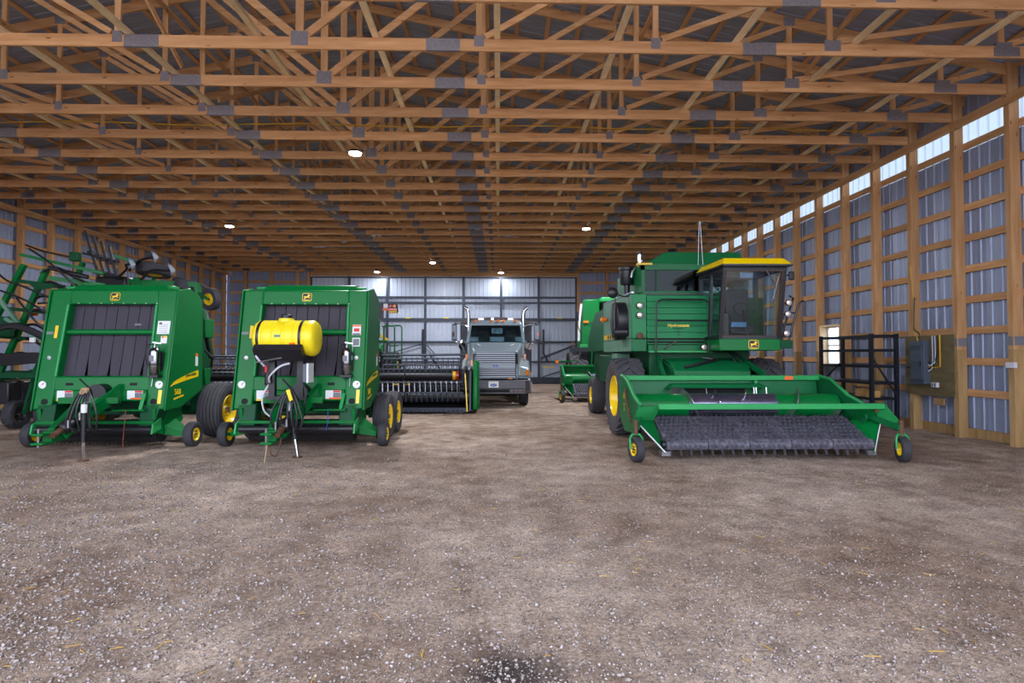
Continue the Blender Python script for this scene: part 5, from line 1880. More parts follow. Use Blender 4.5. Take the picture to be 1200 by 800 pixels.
        part('air_can', MB().tube((X(s * 1.16), yf + 1.8, 1.95), (X(s * 1.16), yf + 2.15, 2.05), 0.13, 14), 'chrome', T)
        part('fuel_tank', MB().tube((X(s * 1.0), yf + 2.0, 0.62), (X(s * 1.0), yf + 3.1, 0.62), 0.27, 20), 'chrome', T)
        part('step', MB().box(X(s * 1.0) - 0.16, X(s * 1.0) + 0.22, yf + 1.6, yf + 1.95, 0.42, 0.47), 'chrome', T)
        # wheels
        wheel(T, (X(s * 0.92), yf + 0.95, 0.50), 0.50, 0.30, 0.29, s, 'rib', 'rubber', 'steel', 32, 0.3, name='wheel')
        for yy in (yf + 5.6, yf + 6.9):
            wheel(T, (X(s * 0.92), yy, 0.50), 0.50, 0.5, 0.29, s, 'rib', 'rubber', 'steel', 32, 0.3, name='wheel')
    for yy in (yf + 0.95, yf + 5.6, yf + 6.9):
        part('axle', MB().tube((X(-0.8), yy, 0.5), (X(0.8), yy, 0.5), 0.07, 10), 'black', T)
    # grille
    gy = yf + 0.24

    def gyz(z):
        return yf + 0.20 + (z - 0.9) * 0.155
    part('grille_shell', MB().hexa([(X(-0.66), gyz(0.9), 0.90), (X(0.66), gyz(0.9), 0.90), (X(0.66), gyz(0.9) + 0.08, 0.90), (X(-0.66), gyz(0.9) + 0.08, 0.90)],
                                   [(X(-0.66), gyz(1.74), 1.74), (X(0.66), gyz(1.74), 1.74), (X(0.66), gyz(1.74) + 0.08, 1.74), (X(-0.66), gyz(1.74) + 0.08, 1.74)]), 'black_matte', T)
    for i in range(12):
        z = 0.97 + i * 0.066
        if i == 5:
            part('grille_badge_bar', MB().bar((X(-0.63), gyz(z) - 0.02, z), (X(0.63), gyz(z) - 0.02, z), 0.03, 0.06), 'truck_paint', T)
        else:
            part('grille_bar', MB().bar((X(-0.63), gyz(z) - 0.015, z), (X(0.63), gyz(z) - 0.015, z), 0.03, 0.032), 'grille', T)
    fr = MB()
    fr.path([(X(-0.65), gyz(0.91) - 0.02, 0.92), (X(0.65), gyz(0.91) - 0.02, 0.92), (X(0.66), gyz(1.72) - 0.02, 1.74), (X(-0.66), gyz(1.72) - 0.02, 1.74), (X(-0.65), gyz(0.91) - 0.02, 0.92)], 0.025, 8)
    part('grille_surround', fr, 'truck_paint', T)

    def oval(parent, c, w, h):
        k = 24
        poly = [(w / 2 * cos(2 * pi * i / k), h / 2 * sin(2 * pi * i / k)) for i in range(k)]
        o = part('oval_badge', MB().plate(poly, c, (1, 0, 0), (0, 0, 1), 0.006), 'blue', parent)
        text_part('badge_lettering', 'Ford', h * 0.62, V(c) + V((0, -0.008, 0)), (pi / 2, 0, 0), 'white', o)
    zb = 0.97 + 5 * 0.066
    oval(T, (X(0.0), gyz(zb) - 0.045, zb), 0.17, 0.075)
    if ov:
        bpy.data.objects.remove(ov)
    oval(pl, (X(-0.06), yf - 0.0125, 0.70), 0.20, 0.09)
    part('hood_marker', MB().box(X(0.40), X(0.54), gyz(0.9) - 0.06, gyz(0.9) - 0.02, 0.885, 0.92), 'amber_lens', T)
    # cab
    yw0, yw1 = yf + 1.62, yf + 1.95
    cab = MB()
    cab.hexa([(X(-0.98), yf + 1.68, 0.95), (X(0.98), yf + 1.68, 0.95), (X(1.0), yf + 2.62, 0.95), (X(-1.0), yf + 2.62, 0.95)],
             [(X(-0.98), yf + 1.68, 2.09), (X(0.98), yf + 1.68, 2.09), (X(1.0), yf + 2.62, 2.09), (X(-1.0), yf + 2.62, 2.09)])
    part('cab_body', cab, 'truck_paint', T, bevel=0.03)
    pil = MB()
    for s in (-1, 1):
        pil.bar((X(s * 0.98), yw0, 2.06), (X(s * 0.88), yw1, 2.72), 0.08, 0.07, (0, 1, 0))
        pil.bar((X(s * 0.99), yf + 2.58, 2.06), (X(s * 0.9), yf + 2.58, 2.74), 0.08, 0.10, (0, 1, 0))
    pil.box(X(-0.95), X(0.95), yf + 2.54, yf + 2.62, 2.06, 2.3)
    part('cab_pillars', pil, 'truck_paint', T)
    part('windshield', MB().hexa([(X(-0.94), yw0, 2.09), (X(0.94), yw0, 2.09), (X(0.94), yw0 + 0.01, 2.09), (X(-0.94), yw0 + 0.01, 2.09)],
                                 [(X(-0.85), yw1, 2.70), (X(0.85), yw1, 2.70), (X(0.85), yw1 + 0.01, 2.70), (X(-0.85), yw1 + 0.01, 2.70)]), 'truck_glass', T)
    rp = MB()
    for b_ in ((-0.9, -0.16, 2.3, 2.72), (0.24, 0.9, 2.3, 2.72), (-0.16, 0.24, 2.3, 2.42), (-0.16, 0.24, 2.62, 2.72)):
        rp.box(X(b_[0]), X(b_[1]), yf + 2.56, yf + 2.6, b_[2], b_[3])
    part('cab_back', rp, 'seat', T)
    part('rear_window', MB().box(X(-0.16), X(0.24), yf + 2.575, yf + 2.58, 2.42, 2.62), 'truck_glass', T)
    part('dashboard', MB().box(X(-0.9), X(0.9), yf + 1.7, yf + 2.0, 2.0, 2.12), 'seat', T, bevel=0.03)
    rf = MB().hexa([(X(-0.94), yf + 1.88, 2.68), (X(0.94), yf + 1.88, 2.68), (X(0.96), yf + 2.66, 2.70), (X(-0.96), yf + 2.66, 2.70)],
                   [(X(-0.86), yf + 2.0, 2.84), (X(0.86), yf + 2.0, 2.84), (X(0.88), yf + 2.6, 2.90), (X(-0.88), yf + 2.6, 2.90)])
    part('cab_roof', rf, 'truck_paint', T, bevel=0.05, seg=3)
    part('seat_back', MB().box(X(-0.62), X(-0.22), yf + 2.3, yf + 2.42, 2.0, 2.58), 'seat', T, bevel=0.05)
    part('seat_back', MB().box(X(0.3), X(0.7), yf + 2.3, yf + 2.42, 2.0, 2.55), 'seat', T, bevel=0.05)
    for x in (-0.70, -0.14, 0.08, 0.28, 0.70):
        part('roof_marker', MB().lathe([(0, 0.05), (0.04, 0.045), (0.06, 0)], (X(x), yf + 1.99, 2.83), (0, -0.8, 0.5), 12), 'amber_lens', T)
    for x in (-0.52, 0.52):
        part('roof_lamp', MB().box(X(x) - 0.11, X(x) + 0.11, yf + 2.05, yf + 2.15, 2.86, 2.97), 'lamp_face', T, bevel=0.02)
    part('roof_horn', MB().tube((X(-0.12), yf + 2.1, 2.92), (X(-0.12), yf + 2.4, 2.93), 0.05, 10), 'chrome', T)
    # chassis, grain box, tarp
    part('chassis', MB().box(X(-0.45), X(0.45), yf + 0.5, yf + 8.0, 0.55, 0.85), 'black', T)
    part('box_body', MB().box(X(-1.28), X(1.28), yf + 3.0, yf + 8.0, 1.0, 2.86), 'box_steel', T, bevel=0.02)
    for s in (-1, 1):
        for i in range(5):
            yy = yf + 3.2 + i * 1.1
            part('box_rib', MB().box(min(X(s * 1.28), X(s * 1.33)), max(X(s * 1.28), X(s * 1.33)), yy, yy + 0.1, 1.0, 2.8), 'box_steel', T)
    arc = [(X(1.33 * cos(pi * i / 12)), 2.80 + 0.24 * sin(pi * i / 12)) for i in range(13)]
    part('tarp', MB().prism(arc, 'y', yf + 2.95, yf + 8.0), 'tarp', T)
    part('tarp_roll', MB().tube((X(1.30), yf + 2.93, 2.80), (X(1.30), yf + 8.0, 2.80), 0.09, 12), 'tarp', T)


truck()


# ------------------------------------------------------------------ black cutting header behind the balers
def cutting_header():
    x0, x1, y = -8.9, -0.72, 16.1
    H = thing('cutting_header', 'long black cutting header with tined reel and green end shield beside the truck', 'header', ((x0 + x1) / 2, y + 0.8, 0))
    # green end shields
    for s, x in ((1, x1), (-1, x0)):
        poly = [(y - 0.12, 0.10), (y - 0.16, 0.5), (y + 0.05, 1.25), (y + 0.15, 1.50), (y + 0.75, 1.46), (y + 1.25, 0.95), (y + 1.3, 0.25), (y + 0.9, 0.05)]
        part('end_shield', MB().prism(poly, 'x', min(x, x + s * 0.16), max(x, x + s * 0.16)), 'green', H, bevel=0.05, seg=3)
        part('end_strip', MB().bar((x - s * 0.15, y - 0.15, 0.06), (x - s * 0.22, y - 0.05, 1.16), 0.03, 0.05, (0, 1, 0)), 'yellow', H)
        part('end_reflector', MB().box(min(x - s * 0.02, x - s * 0.06), max(x - s * 0.02, x - s * 0.06), y + 0.1, y + 0.14, 1.34, 1.5), 'amber_lens', H)
        part('end_plate', MB().prism([(y - 0.1, 0.1), (y + 0.1, 1.2), (y + 0.8, 1.3), (y + 1.2, 0.9), (y + 1.2, 0.1)], 'x', min(x - s * 0.05, x - s * 0.1), max(x - s * 0.05, x - s * 0.1)), 'black', H)
    # cutter bar, pan, back
    part('cutter_bar', MB().box(x0, x1 - 0.15, y - 0.12, y + 0.06, 0.05, 0.16), 'dark_tube', H)
    part('pan', MB().hexa([(x0, y, 0.06), (x1, y, 0.06), (x1, y + 1.1, 0.12), (x0, y + 1.1, 0.12)], [(x0, y, 0.1), (x1, y, 0.1), (x1, y + 1.1, 0.2), (x0, y + 1.1, 0.2)]), 'black', H)
    part('back_sheet', MB().box(x0, x1, y + 1.1, y + 1.16, 0.12, 0.98), 'black', H)
    part('back_tube', MB().box(x0, x1, y + 1.05, y + 1.25, 0.98, 1.2), 'black', H)
    part('auger', MB().tube((x0 + 0.1, y + 0.75, 0.42), (x1 - 0.1, y + 0.75, 0.42), 0.2, 16), 'black', H)
    # reel
    yc, zc, R = y + 0.42, 1.05, 0.50
    part('reel_tube', MB().tube((x0 + 0.3, yc, zc), (x1 - 0.42, yc, zc), 0.12, 18), 'black', H)
    for xx, m in ((x1 - 0.55, 'label_yellow'), (x1 - 0.48, 'red_lens'), (x1 - 2.95, 'red_lens'), (x0 + 0.5, 'red_lens')):
        part('reel_reflector', MB().lathe([(-0.05, 0.125), (0.05, 0.125)], (xx, yc, zc), 'x', 18), m, H)
    for k in range(6):
        an = radians(100 + 60 * k)
        dy, dz = -R * cos(an), R * sin(an)
        b = part('reel_bat', MB().tube((x0 + 0.25, yc + dy, zc + dz), (x1 - 0.3, yc + dy, zc + dz), 0.026, 8), 'dark_tube', H)
        tn = MB()
        n = 50
        for i in range(n):
            x = x0 + 0.4 + (x1 - x0 - 0.85) * i / (n - 1)
            p = V((x, yc + dy, zc + dz))
            tn.bar(p, p + V((0.012, -0.03, -0.26)), 0.018, 0.03)
            tn.box(x - 0.022, x + 0.022, yc + dy - 0.03, yc + dy + 0.03, zc + dz - 0.03, zc + dz + 0.03)
        part('bat_tines', tn, 'steel' if k == 4 else 'dark_tube', b, kind='stuff')  # front row in paler steel, highlights on its tines put into the colour
    for xx in (x0 + 0.35, x0 + 3.2, x0 + 6.2, x1 - 0.4, x1 - 2.7):
        sp = MB()
        for k in range(6):
            an = radians(100 + 60 * k)
            sp.bar((xx, yc, zc), (xx, yc - R * cos(an), zc + R * sin(an)), 0.02, 0.05)
        part('reel_spider', sp, 'black', H)
    # reel arms and long top rails
    for xx in (x0 + 0.18, (x0 + x1) / 2 + 1.2, x1 - 0.25):
        part('reel_arm', MB().bar((xx, y + 1.15, 1.25), (xx, y - 0.1, 1.18), 0.08, 0.12), 'black', H)
        part('reel_cylinder', MB().tube((xx, y + 1.0, 0.9), (xx, y + 0.4, 1.2), 0.035, 8), 'chrome', H)
    part('top_rail', MB().tube((x0, y + 1.5, 1.60), (x1 - 0.3, y + 1.5, 1.66), 0.035, 8), 'dark_tube', H)
    for i in range(7):
        x = x0 + 0.5 + i * 1.05
        part('rail_strut', MB().bar((x, y + 1.5, 1.6), (x + 0.35, y + 1.15, 1.2), 0.04, 0.04), 'black', H)
    for xx in (x1 - 2.0, x1 - 2.35):
        part('yellow_label', MB().box(xx - 0.08, xx + 0.08, y + 0.985, y + 1.0, 0.72, 0.80), 'label_yellow', H)
    part('label_board', MB().box(x1 - 2.5, x1 - 1.8, y + 1.0, y + 1.1, 0.6, 0.9), 'black', H)
    for xx in (x0 + 1.0, x1 - 0.5):
        part('skid_shoe', MB().box(xx - 0.25, xx + 0.25, y - 0.05, y + 0.5, 0.0, 0.06), 'black', H)
    # knife guards
    for i in range(60):
        pass
    gd = MB()
    for i in range(60):
        x = x0 + 0.2 + (x1 - x0 - 0.5) * i / 59
        gd.bar((x, y - 0.1, 0.1), (x, y - 0.24, 0.08), 0.03, 0.03)
    part('knife_guards', gd, 'dark_tube', H, kind='stuff')


cutting_header()


# ------------------------------------------------------------------ machine behind the tank baler
def rear_machine():
    T = thing('harvester', 'green harvester with tubular hand rails and tail lamps behind the black cutting header', 'harvester', (-6.3, 23.5, 0))
    part('hood', MB().prism([(21.9, 1.3), (21.7, 2.1), (22.2, 3.3), (23.0, 3.6), (26.0, 3.6), (26.0, 1.3)], 'x', -8.4, -5.7), 'green', T, bevel=0.08, seg=3)
    part('chassis', MB().box(-7.4, -5.2, 22.0, 27.0, 0.85, 1.35), 'black', T)
    for s, x in ((-1, -7.7), (1, -4.95)):
        wheel(T, (x, 22.7, 0.62), 0.62, 0.45, 0.3, s, 'lug', 'rubber_grey', 'yellow', 30, 0.3, name='steer_wheel')
        wheel(T, (x, 26.6, 0.9), 0.9, 0.6, 0.45, s, 'lug', 'rubber_grey', 'yellow', 30, 0.3, name='drive_wheel')
    part('stripe', MB().bar((-4.74, 21.9, 2.62), (-4.74, 23.6, 2.30), 0.02, 0.12), 'yellow', T)
    part('stripe_front', MB().bar((-4.72, 21.95, 2.5), (-4.25, 21.95, 2.22), 0.02, 0.10), 'yellow_old', T)
    # lamp bracket
    part('lamp_post', MB().box(-4.72, -4.45, 21.9, 22.1, 3.05, 3.62), 'black', T)
    br = part('lamp_bracket', MB().path([(-4.6, 21.95, 3.62), (-4.05, 21.9, 3.60), (-3.9, 21.88, 3.52), (-3.86, 21.88, 3.30)], 0.02, 6), 'black', T)
    part('lamp_bar', MB().box(-4.45, -4.15, 21.86, 21.9, 3.36, 3.44), 'label_orange', T)
    part('lamp_plate', MB().box(-4.22, -3.88, 21.88, 21.92, 3.26, 3.62), 'black', T)
    part('tail_lamp', MB().box(-4.20, -3.90, 21.84, 21.88, 3.36, 3.44), 'red_lens', T)
    part('tail_lamp', MB().box(-4.20, -3.90, 21.84, 21.88, 3.27, 3.34), 'label_yellow', T)
    part('tail_lamp', MB().lathe([(0, 0.06), (0.03, 0.055), (0.04, 0)], (-4.15, 21.88, 3.53), (0, -1, 0), 14), 'red_lens', T)
    part('tail_lamp', MB().lathe([(0, 0.07), (0.03, 0.06), (0.04, 0)], (-4.0, 21.88, 3.53), (0, -1, 0), 14), 'amber_lens', T)
    part('clear_lamp', MB().box(-4.42, -4.26, 21.86, 21.9, 3.46, 3.62), 'label_white', T)
    # hand rails and platform
    part('platform', MB().box(-4.75, -3.85, 21.8, 23.2, 1.46, 1.54), 'green_dark', T)
    part('platform_leg', MB().box(-4.0, -3.9, 22.8, 22.9, 0.0, 1.46), 'green_dark', T)
    part('platform_leg', MB().box(-4.0, -3.9, 21.9, 22.0, 0.0, 1.46), 'green_dark', T)
    part('hand_rail', MB().path([(-4.40, 21.85, 1.5), (-4.40, 21.85, 2.70), (-4.36, 21.85, 2.76), (-4.05, 21.85, 2.76), (-3.99, 21.85, 2.70), (-3.98, 21.85, 1.5)], 0.028, 8), 'green', T)
    part('hand_rail', MB().path([(-4.7, 23.0, 2.80), (-4.0, 23.0, 2.84), (-3.9, 22.9, 2.80), (-3.87, 22.8, 2.72), (-3.87, 22.8, 1.5)], 0.028, 8), 'green', T)
    part('hand_rail', MB().path([(-4.7, 21.9, 2.20), (-4.25, 21.85, 2.18), (-4.16, 21.85, 2.08), (-4.16, 21.85, 1.5)], 0.025, 8), 'green', T)
    part('hand_rail_bar', MB().tube((-4.16, 21.85, 2.0), (-3.87, 22.0, 2.0), 0.02, 8), 'green', T)
    part('battery_box', MB().box(-4.62, -4.45, 21.7, 22.0, 1.6, 2.05), 'green_light', T, bevel=0.03)
    part('hose_bundle', MB().path(spline([(-4.7, 21.7, 1.75), (-4.55, 21.65, 1.85), (-4.4, 21.7, 1.7), (-4.3, 21.8, 1.6)], 5), 0.06, 8), 'hose', T)


rear_machine()


# ------------------------------------------------------------------ folded cultivator
def cultivator():
    T = thing('cultivator', 'green folded cultivator with upright wings, sweeps and hoses along the left wall', 'cultivator', (-10.2, 14.5, 0))
    g = 'green_dark'
    # centre frame on transport wheels
    for y in (12.9, 14.4, 15.6):
        part('frame_tube', MB().bar((-12.6, y, 1.20), (-8.9, y, 1.20), 0.12, 0.12), g, T)
    for x in (-12.4, -11.2, -10.0, -9.0):
        part('frame_tube', MB().bar((x, 12.8, 1.12), (x, 15.7, 1.12), 0.10, 0.10), g, T)
    for x in (-12.2, -11.5, -10.8, -10.1, -9.4):
        for y in (13.0, 15.2):
            wheel(T, (x, y, 0.32), 0.32, 0.22, 0.16, 1, 'plain', 'rubber', 'black', 24, 0.3, name='transport_wheel')
            part('wheel_leg', MB().bar((x + 0.16, y, 0.32), (x + 0.16, y + 0.25, 1.1), 0.05, 0.08), g, T)
    # tine shanks below the frame
    for i in range(12):
        x = -12.3 + i * 0.3
        y = 12.85 if i % 2 else 14.35
        sh = part('shank', MB().path(spline([(x, y, 1.15), (x, y + 0.25, 1.05), (x, y + 0.32, 0.7), (x, y + 0.1, 0.35), (x, y - 0.12, 0.16)], 4), 0.022, 6), 'black', T)
        part('sweep', MB().add([V((x, y - 0.2, 0.12)), V((x - 0.1, y + 0.02, 0.15)), V((x + 0.1, y + 0.02, 0.15)), V((x, y - 0.06, 0.2))], [(0, 1, 3), (0, 3, 2), (1, 2, 3), (0, 2, 1)]), 'steel', sh)
    # big hose bundle over the frame
    for i in range(6):
        o = 0.07 * i
        part('hose', MB().path(spline([(-12.2, 12.6 - o * 0.3, 1.5 + o), (-11.4, 12.5, 1.62 + o * 0.8), (-10.7, 12.45, 1.45 + o * 0.6), (-9.9, 12.5, 1.5 + o * 0.5), (-9.2, 12.7, 1.40 + o * 0.4)], 5), 0.032, 8), 'hose', T)
    part('hose', MB().path(spline([(-12.0, 12.4, 1.6), (-11.2, 12.3, 1.95), (-10.5, 12.3, 2.25), (-10.1, 12.4, 2.2), (-9.7, 12.6, 1.9)], 6), 0.07, 8), 'hose', T)
    part('hose_tag', MB().box(-9.98, -9.87, 12.3, 12.33, 1.92, 2.02), 'label_white', T)
    # upright wing frame on the left: two leaning ladders of green tube
    wing = [((-11.75, 12.8, 1.2), (-10.86, 13.2, 3.72)), ((-11.2, 13.0, 1.2), (-10.35, 13.2, 3.62)), ((-11.55, 14.6, 1.2), (-10.55, 14.6, 4.0)), ((-10.75, 14.6, 1.2), (-9.85, 14.6, 3.5)),
            ((-10.5, 13.1, 1.2), (-9.75, 13.2, 3.0)), ((-12.5, 13.2, 1.2), (-11.7, 13.2, 3.6))]
    for a, b in wing:
        part('wing_tube', MB().bar(a, b, 0.10, 0.10, (0, 1, 0)), 'green', T)
    for t in (0.35, 0.6, 0.85):
        a = V(wing[0][0]).lerp(V(wing[0][1]), t)
        b = V(wing[1][0]).lerp(V(wing[1][1]), t)
        part('wing_rung', MB().bar(a, b + V((0.55, 0, -0.05)), 0.08, 0.08), g, T)
        c = V(wing[2][0]).lerp(V(wing[2][1]), t)
        d = V(wing[3][0]).lerp(V(wing[3][1]), t)
        part('wing_rung', MB().bar(c, d, 0.08, 0.08), g, T)
    part('wing_plate', MB().box(-11.5, -10.75, 12.75, 12.85, 2.05, 2.5), g, T, bevel=0.02)
    part('wing_top', MB().bar((-10.95, 13.2, 3.95), (-9.2, 13.4, 3.55), 0.07, 0.07), 'green', T)
    part('wing_top', MB().bar((-10.2, 13.1, 3.40), (-9.1, 13.3, 3.25), 0.08, 0.10), 'green', T)
    part('wing_strut', MB().bar((-10.95, 12.7, 2.85), (-10.55, 12.7, 2.35), 0.07, 0.07), 'green_faded', T)
    part('wing_strut', MB().bar((-10.75, 12.6, 2.45), (-9.75, 12.6, 1.85), 0.06, 0.07), 'green_faded', T)
    part('wing_plate', MB().add([V((-10.75, 13.0, 3.35)), V((-9.75, 13.0, 3.2)), V((-10.4, 13.0, 3.12)), V((-10.75, 13.06, 3.35)), V((-9.75, 13.06, 3.2)), V((-10.4, 13.06, 3.12))], [(0, 1, 2), (5, 4, 3), (0, 3, 4, 1), (1, 4, 5, 2), (2, 5, 3, 0)]), g, T)
    # hoses and shanks standing off the folded wing
    hs = [[(-10.75, 13.1, 4.15), (-10.3, 13.0, 4.0), (-9.85, 13.0, 3.9), (-9.55, 13.1, 3.85)],
          [(-10.6, 13.0, 4.05), (-10.1, 12.9, 3.75), (-9.7, 12.9, 3.4), (-9.45, 13.0, 3.1)],
          [(-11.1, 12.8, 3.1), (-10.4, 12.7, 2.85), (-9.9, 12.7, 2.55), (-9.5, 12.8, 2.4)],
          [(-10.6, 12.7, 2.9), (-10.2, 12.6, 2.5), (-10.0, 12.6, 2.3), (-9.6, 12.7, 2.05)],
          [(-11.2, 12.9, 3.5), (-10.9, 12.8, 3.3), (-10.5, 12.8, 3.15), (-9.6, 12.9, 2.75)],
          [(-10.0, 13.0, 3.2), (-9.7, 12.9, 3.05), (-9.9, 12.9, 2.85), (-10.3, 12.9, 2.8)]]
    for h in hs:
        part('hose', MB().path(spline(h, 5), 0.022, 6), 'hose', T)
    part('cylinder', MB().tube((-10.15, 13.0, 3.62), (-9.35, 13.1, 3.42), 0.05, 10), 'black', T)
    part('hinge', MB().box(-9.72, -9.52, 13.0, 13.15, 3.78, 3.98), g, T, bevel=0.02)
    for i in range(7):
        z = 1.6 + i * 0.32
        x = -11.2 + i * 0.12
        part('shank', MB().path(spline([(x, 13.2, z), (x + 0.5, 13.0, z + 0.1), (x + 0.85, 13.0, z - 0.08), (x + 1.05, 13.1, z - 0.2)], 4), 0.03, 6), 'black', T)
    part('yellow_tag', MB().box(-10.86, -10.62, 13.3, 13.33, 2.55, 2.72), 'label_orange', T)
    part('frame_box', MB().box(-12.0, -10.9, 12.9, 13.6, 0.55, 1.05), 'black', T, bevel=0.03)
    # upright black rods
    for i in range(4):
        b = V((-9.98 + i * 0.14, 14.5, 3.3))
        t = V((-10.44 + i * 0.20, 14.5, 4.78 - i * 0.13))
        r = part('marker_rod', MB().tube(b, t, 0.032, 8), 'black', T)
        for k in (0.3, 0.62):
            p = b.lerp(t, k)
            part('rod_clamp', MB().box(p.x - 0.06, p.x + 0.06, 14.42, 14.58, p.z - 0.05, p.z + 0.05), 'black', r)
    part('rod_rail', MB().bar((-10.5, 14.52, 4.22), (-9.6, 14.52, 4.0), 0.05, 0.05), 'black', T)
    part('rod_base', MB().box(-10.1, -9.35, 14.4, 14.7, 3.2, 3.62), 'black', T, bevel=0.04)
    # right-hand folded wing behind the baler: mast, arms with sweeps, gauge wheels on their sides
    part('wing_mast', MB().bar((-9.1, 14.5, 1.2), (-9.1, 14.5, 3.6), 0.14, 0.14, (0, 1, 0)), 'green', T)
    part('wing_mast', MB().bar((-8.2, 14.6, 1.2), (-8.2, 14.6, 3.5), 0.14, 0.14, (0, 1, 0)), 'green', T)
    part('wing_top', MB().bar((-9.3, 14.5, 3.5), (-7.6, 14.5, 3.42), 0.12, 0.12), 'green', T)
    part('wing_top', MB().bar((-9.55, 14.3, 4.12), (-8.9, 14.4, 3.88), 0.07, 0.07), 'green', T)
    part('wing_tube', MB().bar((-7.6, 14.4, 3.45), (-7.25, 14.4, 2.2), 0.12, 0.12, (0, 1, 0)), 'green', T)
    part('wing_tube', MB().bar((-7.35, 14.45, 2.5), (-7.35, 14.45, 1.2), 0.12, 0.12, (0, 1, 0)), 'green', T)
    part('frame_tube', MB().bar((-9.1, 14.6, 1.2), (-7.3, 14.6, 1.2), 0.12, 0.12), g, T)
    for px, pz, bx, bz in ((-8.45, 4.04, -9.2, 3.75), (-8.04, 3.72, -8.9, 3.52), (-9.0, 3.86, -9.5, 3.55)):
        sh = part('shank', MB().path(spline([(bx, 14.3, bz), (bx + 0.3, 14.2, bz + 0.22), (px - 0.15, 14.1, pz + 0.0), (px, 14.1, pz + 0.02)], 5), 0.03, 8), 'black', T)
        part('sweep', MB().add([V((px - 0.10, 14.0, pz + 0.28)), V((px + 0.16, 13.98, pz + 0.0)), V((px + 0.04, 14.02, pz - 0.20)), V((px + 0.05, 13.96, pz - 0.02)), V((px + 0.07, 14.10, pz + 0.02))],
                               [(0, 1, 3), (1, 2, 3), (0, 3, 4), (3, 2, 4), (0, 4, 1), (1, 4, 2)]), 'mirror_glass', sh)
    wheel(T, (-8.76, 14.6, 3.80), 0.40, 0.28, 0.19, -1, 'plain', 'rubber', 'yellow_old', 28, 0.3, name='gauge_wheel', ax=(0.05, 0.12, 1))
    wheel(T, (-8.0, 14.8, 3.42), 0.40, 0.28, 0.19, -1, 'plain', 'rubber', 'yellow_old', 28, 0.3, name='gauge_wheel', ax=(0.25, 0.1, 1))
    wheel(T, (-7.18, 14.3, 3.04), 0.28, 0.20, 0.15, -1, 'plain', 'rubber', 'yellow_old', 28, 0.4, name='gauge_wheel', ax=(0.35, 0.9, 0.1))
    part('wheel_arm', MB().bar((-7.5, 14.35, 3.2), (-7.22, 14.2, 3.04), 0.06, 0.06), 'green', T)
    part('wheel_arm', MB().bar((-8.76, 14.6, 3.6), (-8.76, 14.5, 3.45), 0.06, 0.06), 'green', T)
    part('wheel_arm', MB().bar((-8.0, 14.8, 3.3), (-8.0, 14.55, 3.4), 0.06, 0.06), 'green', T)


cultivator()


# ------------------------------------------------------------------ shelf rack
def shelf():
    x0, x1, y0, y1, h = 8.05, 8.60, 12.05, 13.95, 2.09
    T = thing('shelf_rack', 'black steel shelf rack standing by the wall under the small window', 'shelf', ((x0 + x1) / 2, (y0 + y1) / 2, 0))
    for x in (x0, x1):
        for y in (y0, y1):
            part('upright', MB().box(x - 0.035, x + 0.035, y - 0.035, y + 0.035, 0, h + 0.02), 'shelf_black', T)
    for z in (2.06, 1.75, 1.40, 1.04, 0.70, 0.30):
        s = MB()
        s.box(x0, x1, y0, y0 + 0.035, z - 0.03, z + 0.03)
        s.box(x0, x1, y1 - 0.035, y1, z - 0.03, z + 0.03)
        s.box(x0, x0 + 0.035, y0, y1, z - 0.03, z + 0.03)
        s.box(x1 - 0.035, x1, y0, y1, z - 0.03, z + 0.03)
        sf = part('shelf_frame', s, 'shelf_black', T)
        if z < 1.9 and z not in (1.75, 1.40):
            part('shelf_deck', MB().box(x0 + 0.035, x1 - 0.035, y0 + 0.035, y1 - 0.035, z - 0.01, z + 0.015), 'dark_tube', sf)
    part('cross_brace', MB().bar((x0, y0 - 0.02, 1.6), (x1, y0 - 0.02, 0.75), 0.01, 0.04), 'shelf_black', T)
    part('cross_brace', MB().bar((x0 - 0.02, y1, 0.95), (x0 - 0.02, y0 + 1.1, 1.45), 0.04, 0.01), 'shelf_black', T)
    for i, (yy, w) in enumerate(((12.65, 0.20), (12.32, 0.16))):
        solo('cardboard_box', MB().box(8.2, 8.42, yy, yy + w, 0.715, 0.715 + 0.18 - i * 0.03), 'cardboard',
             ('larger' if i == 0 else 'smaller') + ' brown box on the black shelf rack', 'box', (8.3, yy, 0.715), 'boxes on the shelf rack')


shelf()


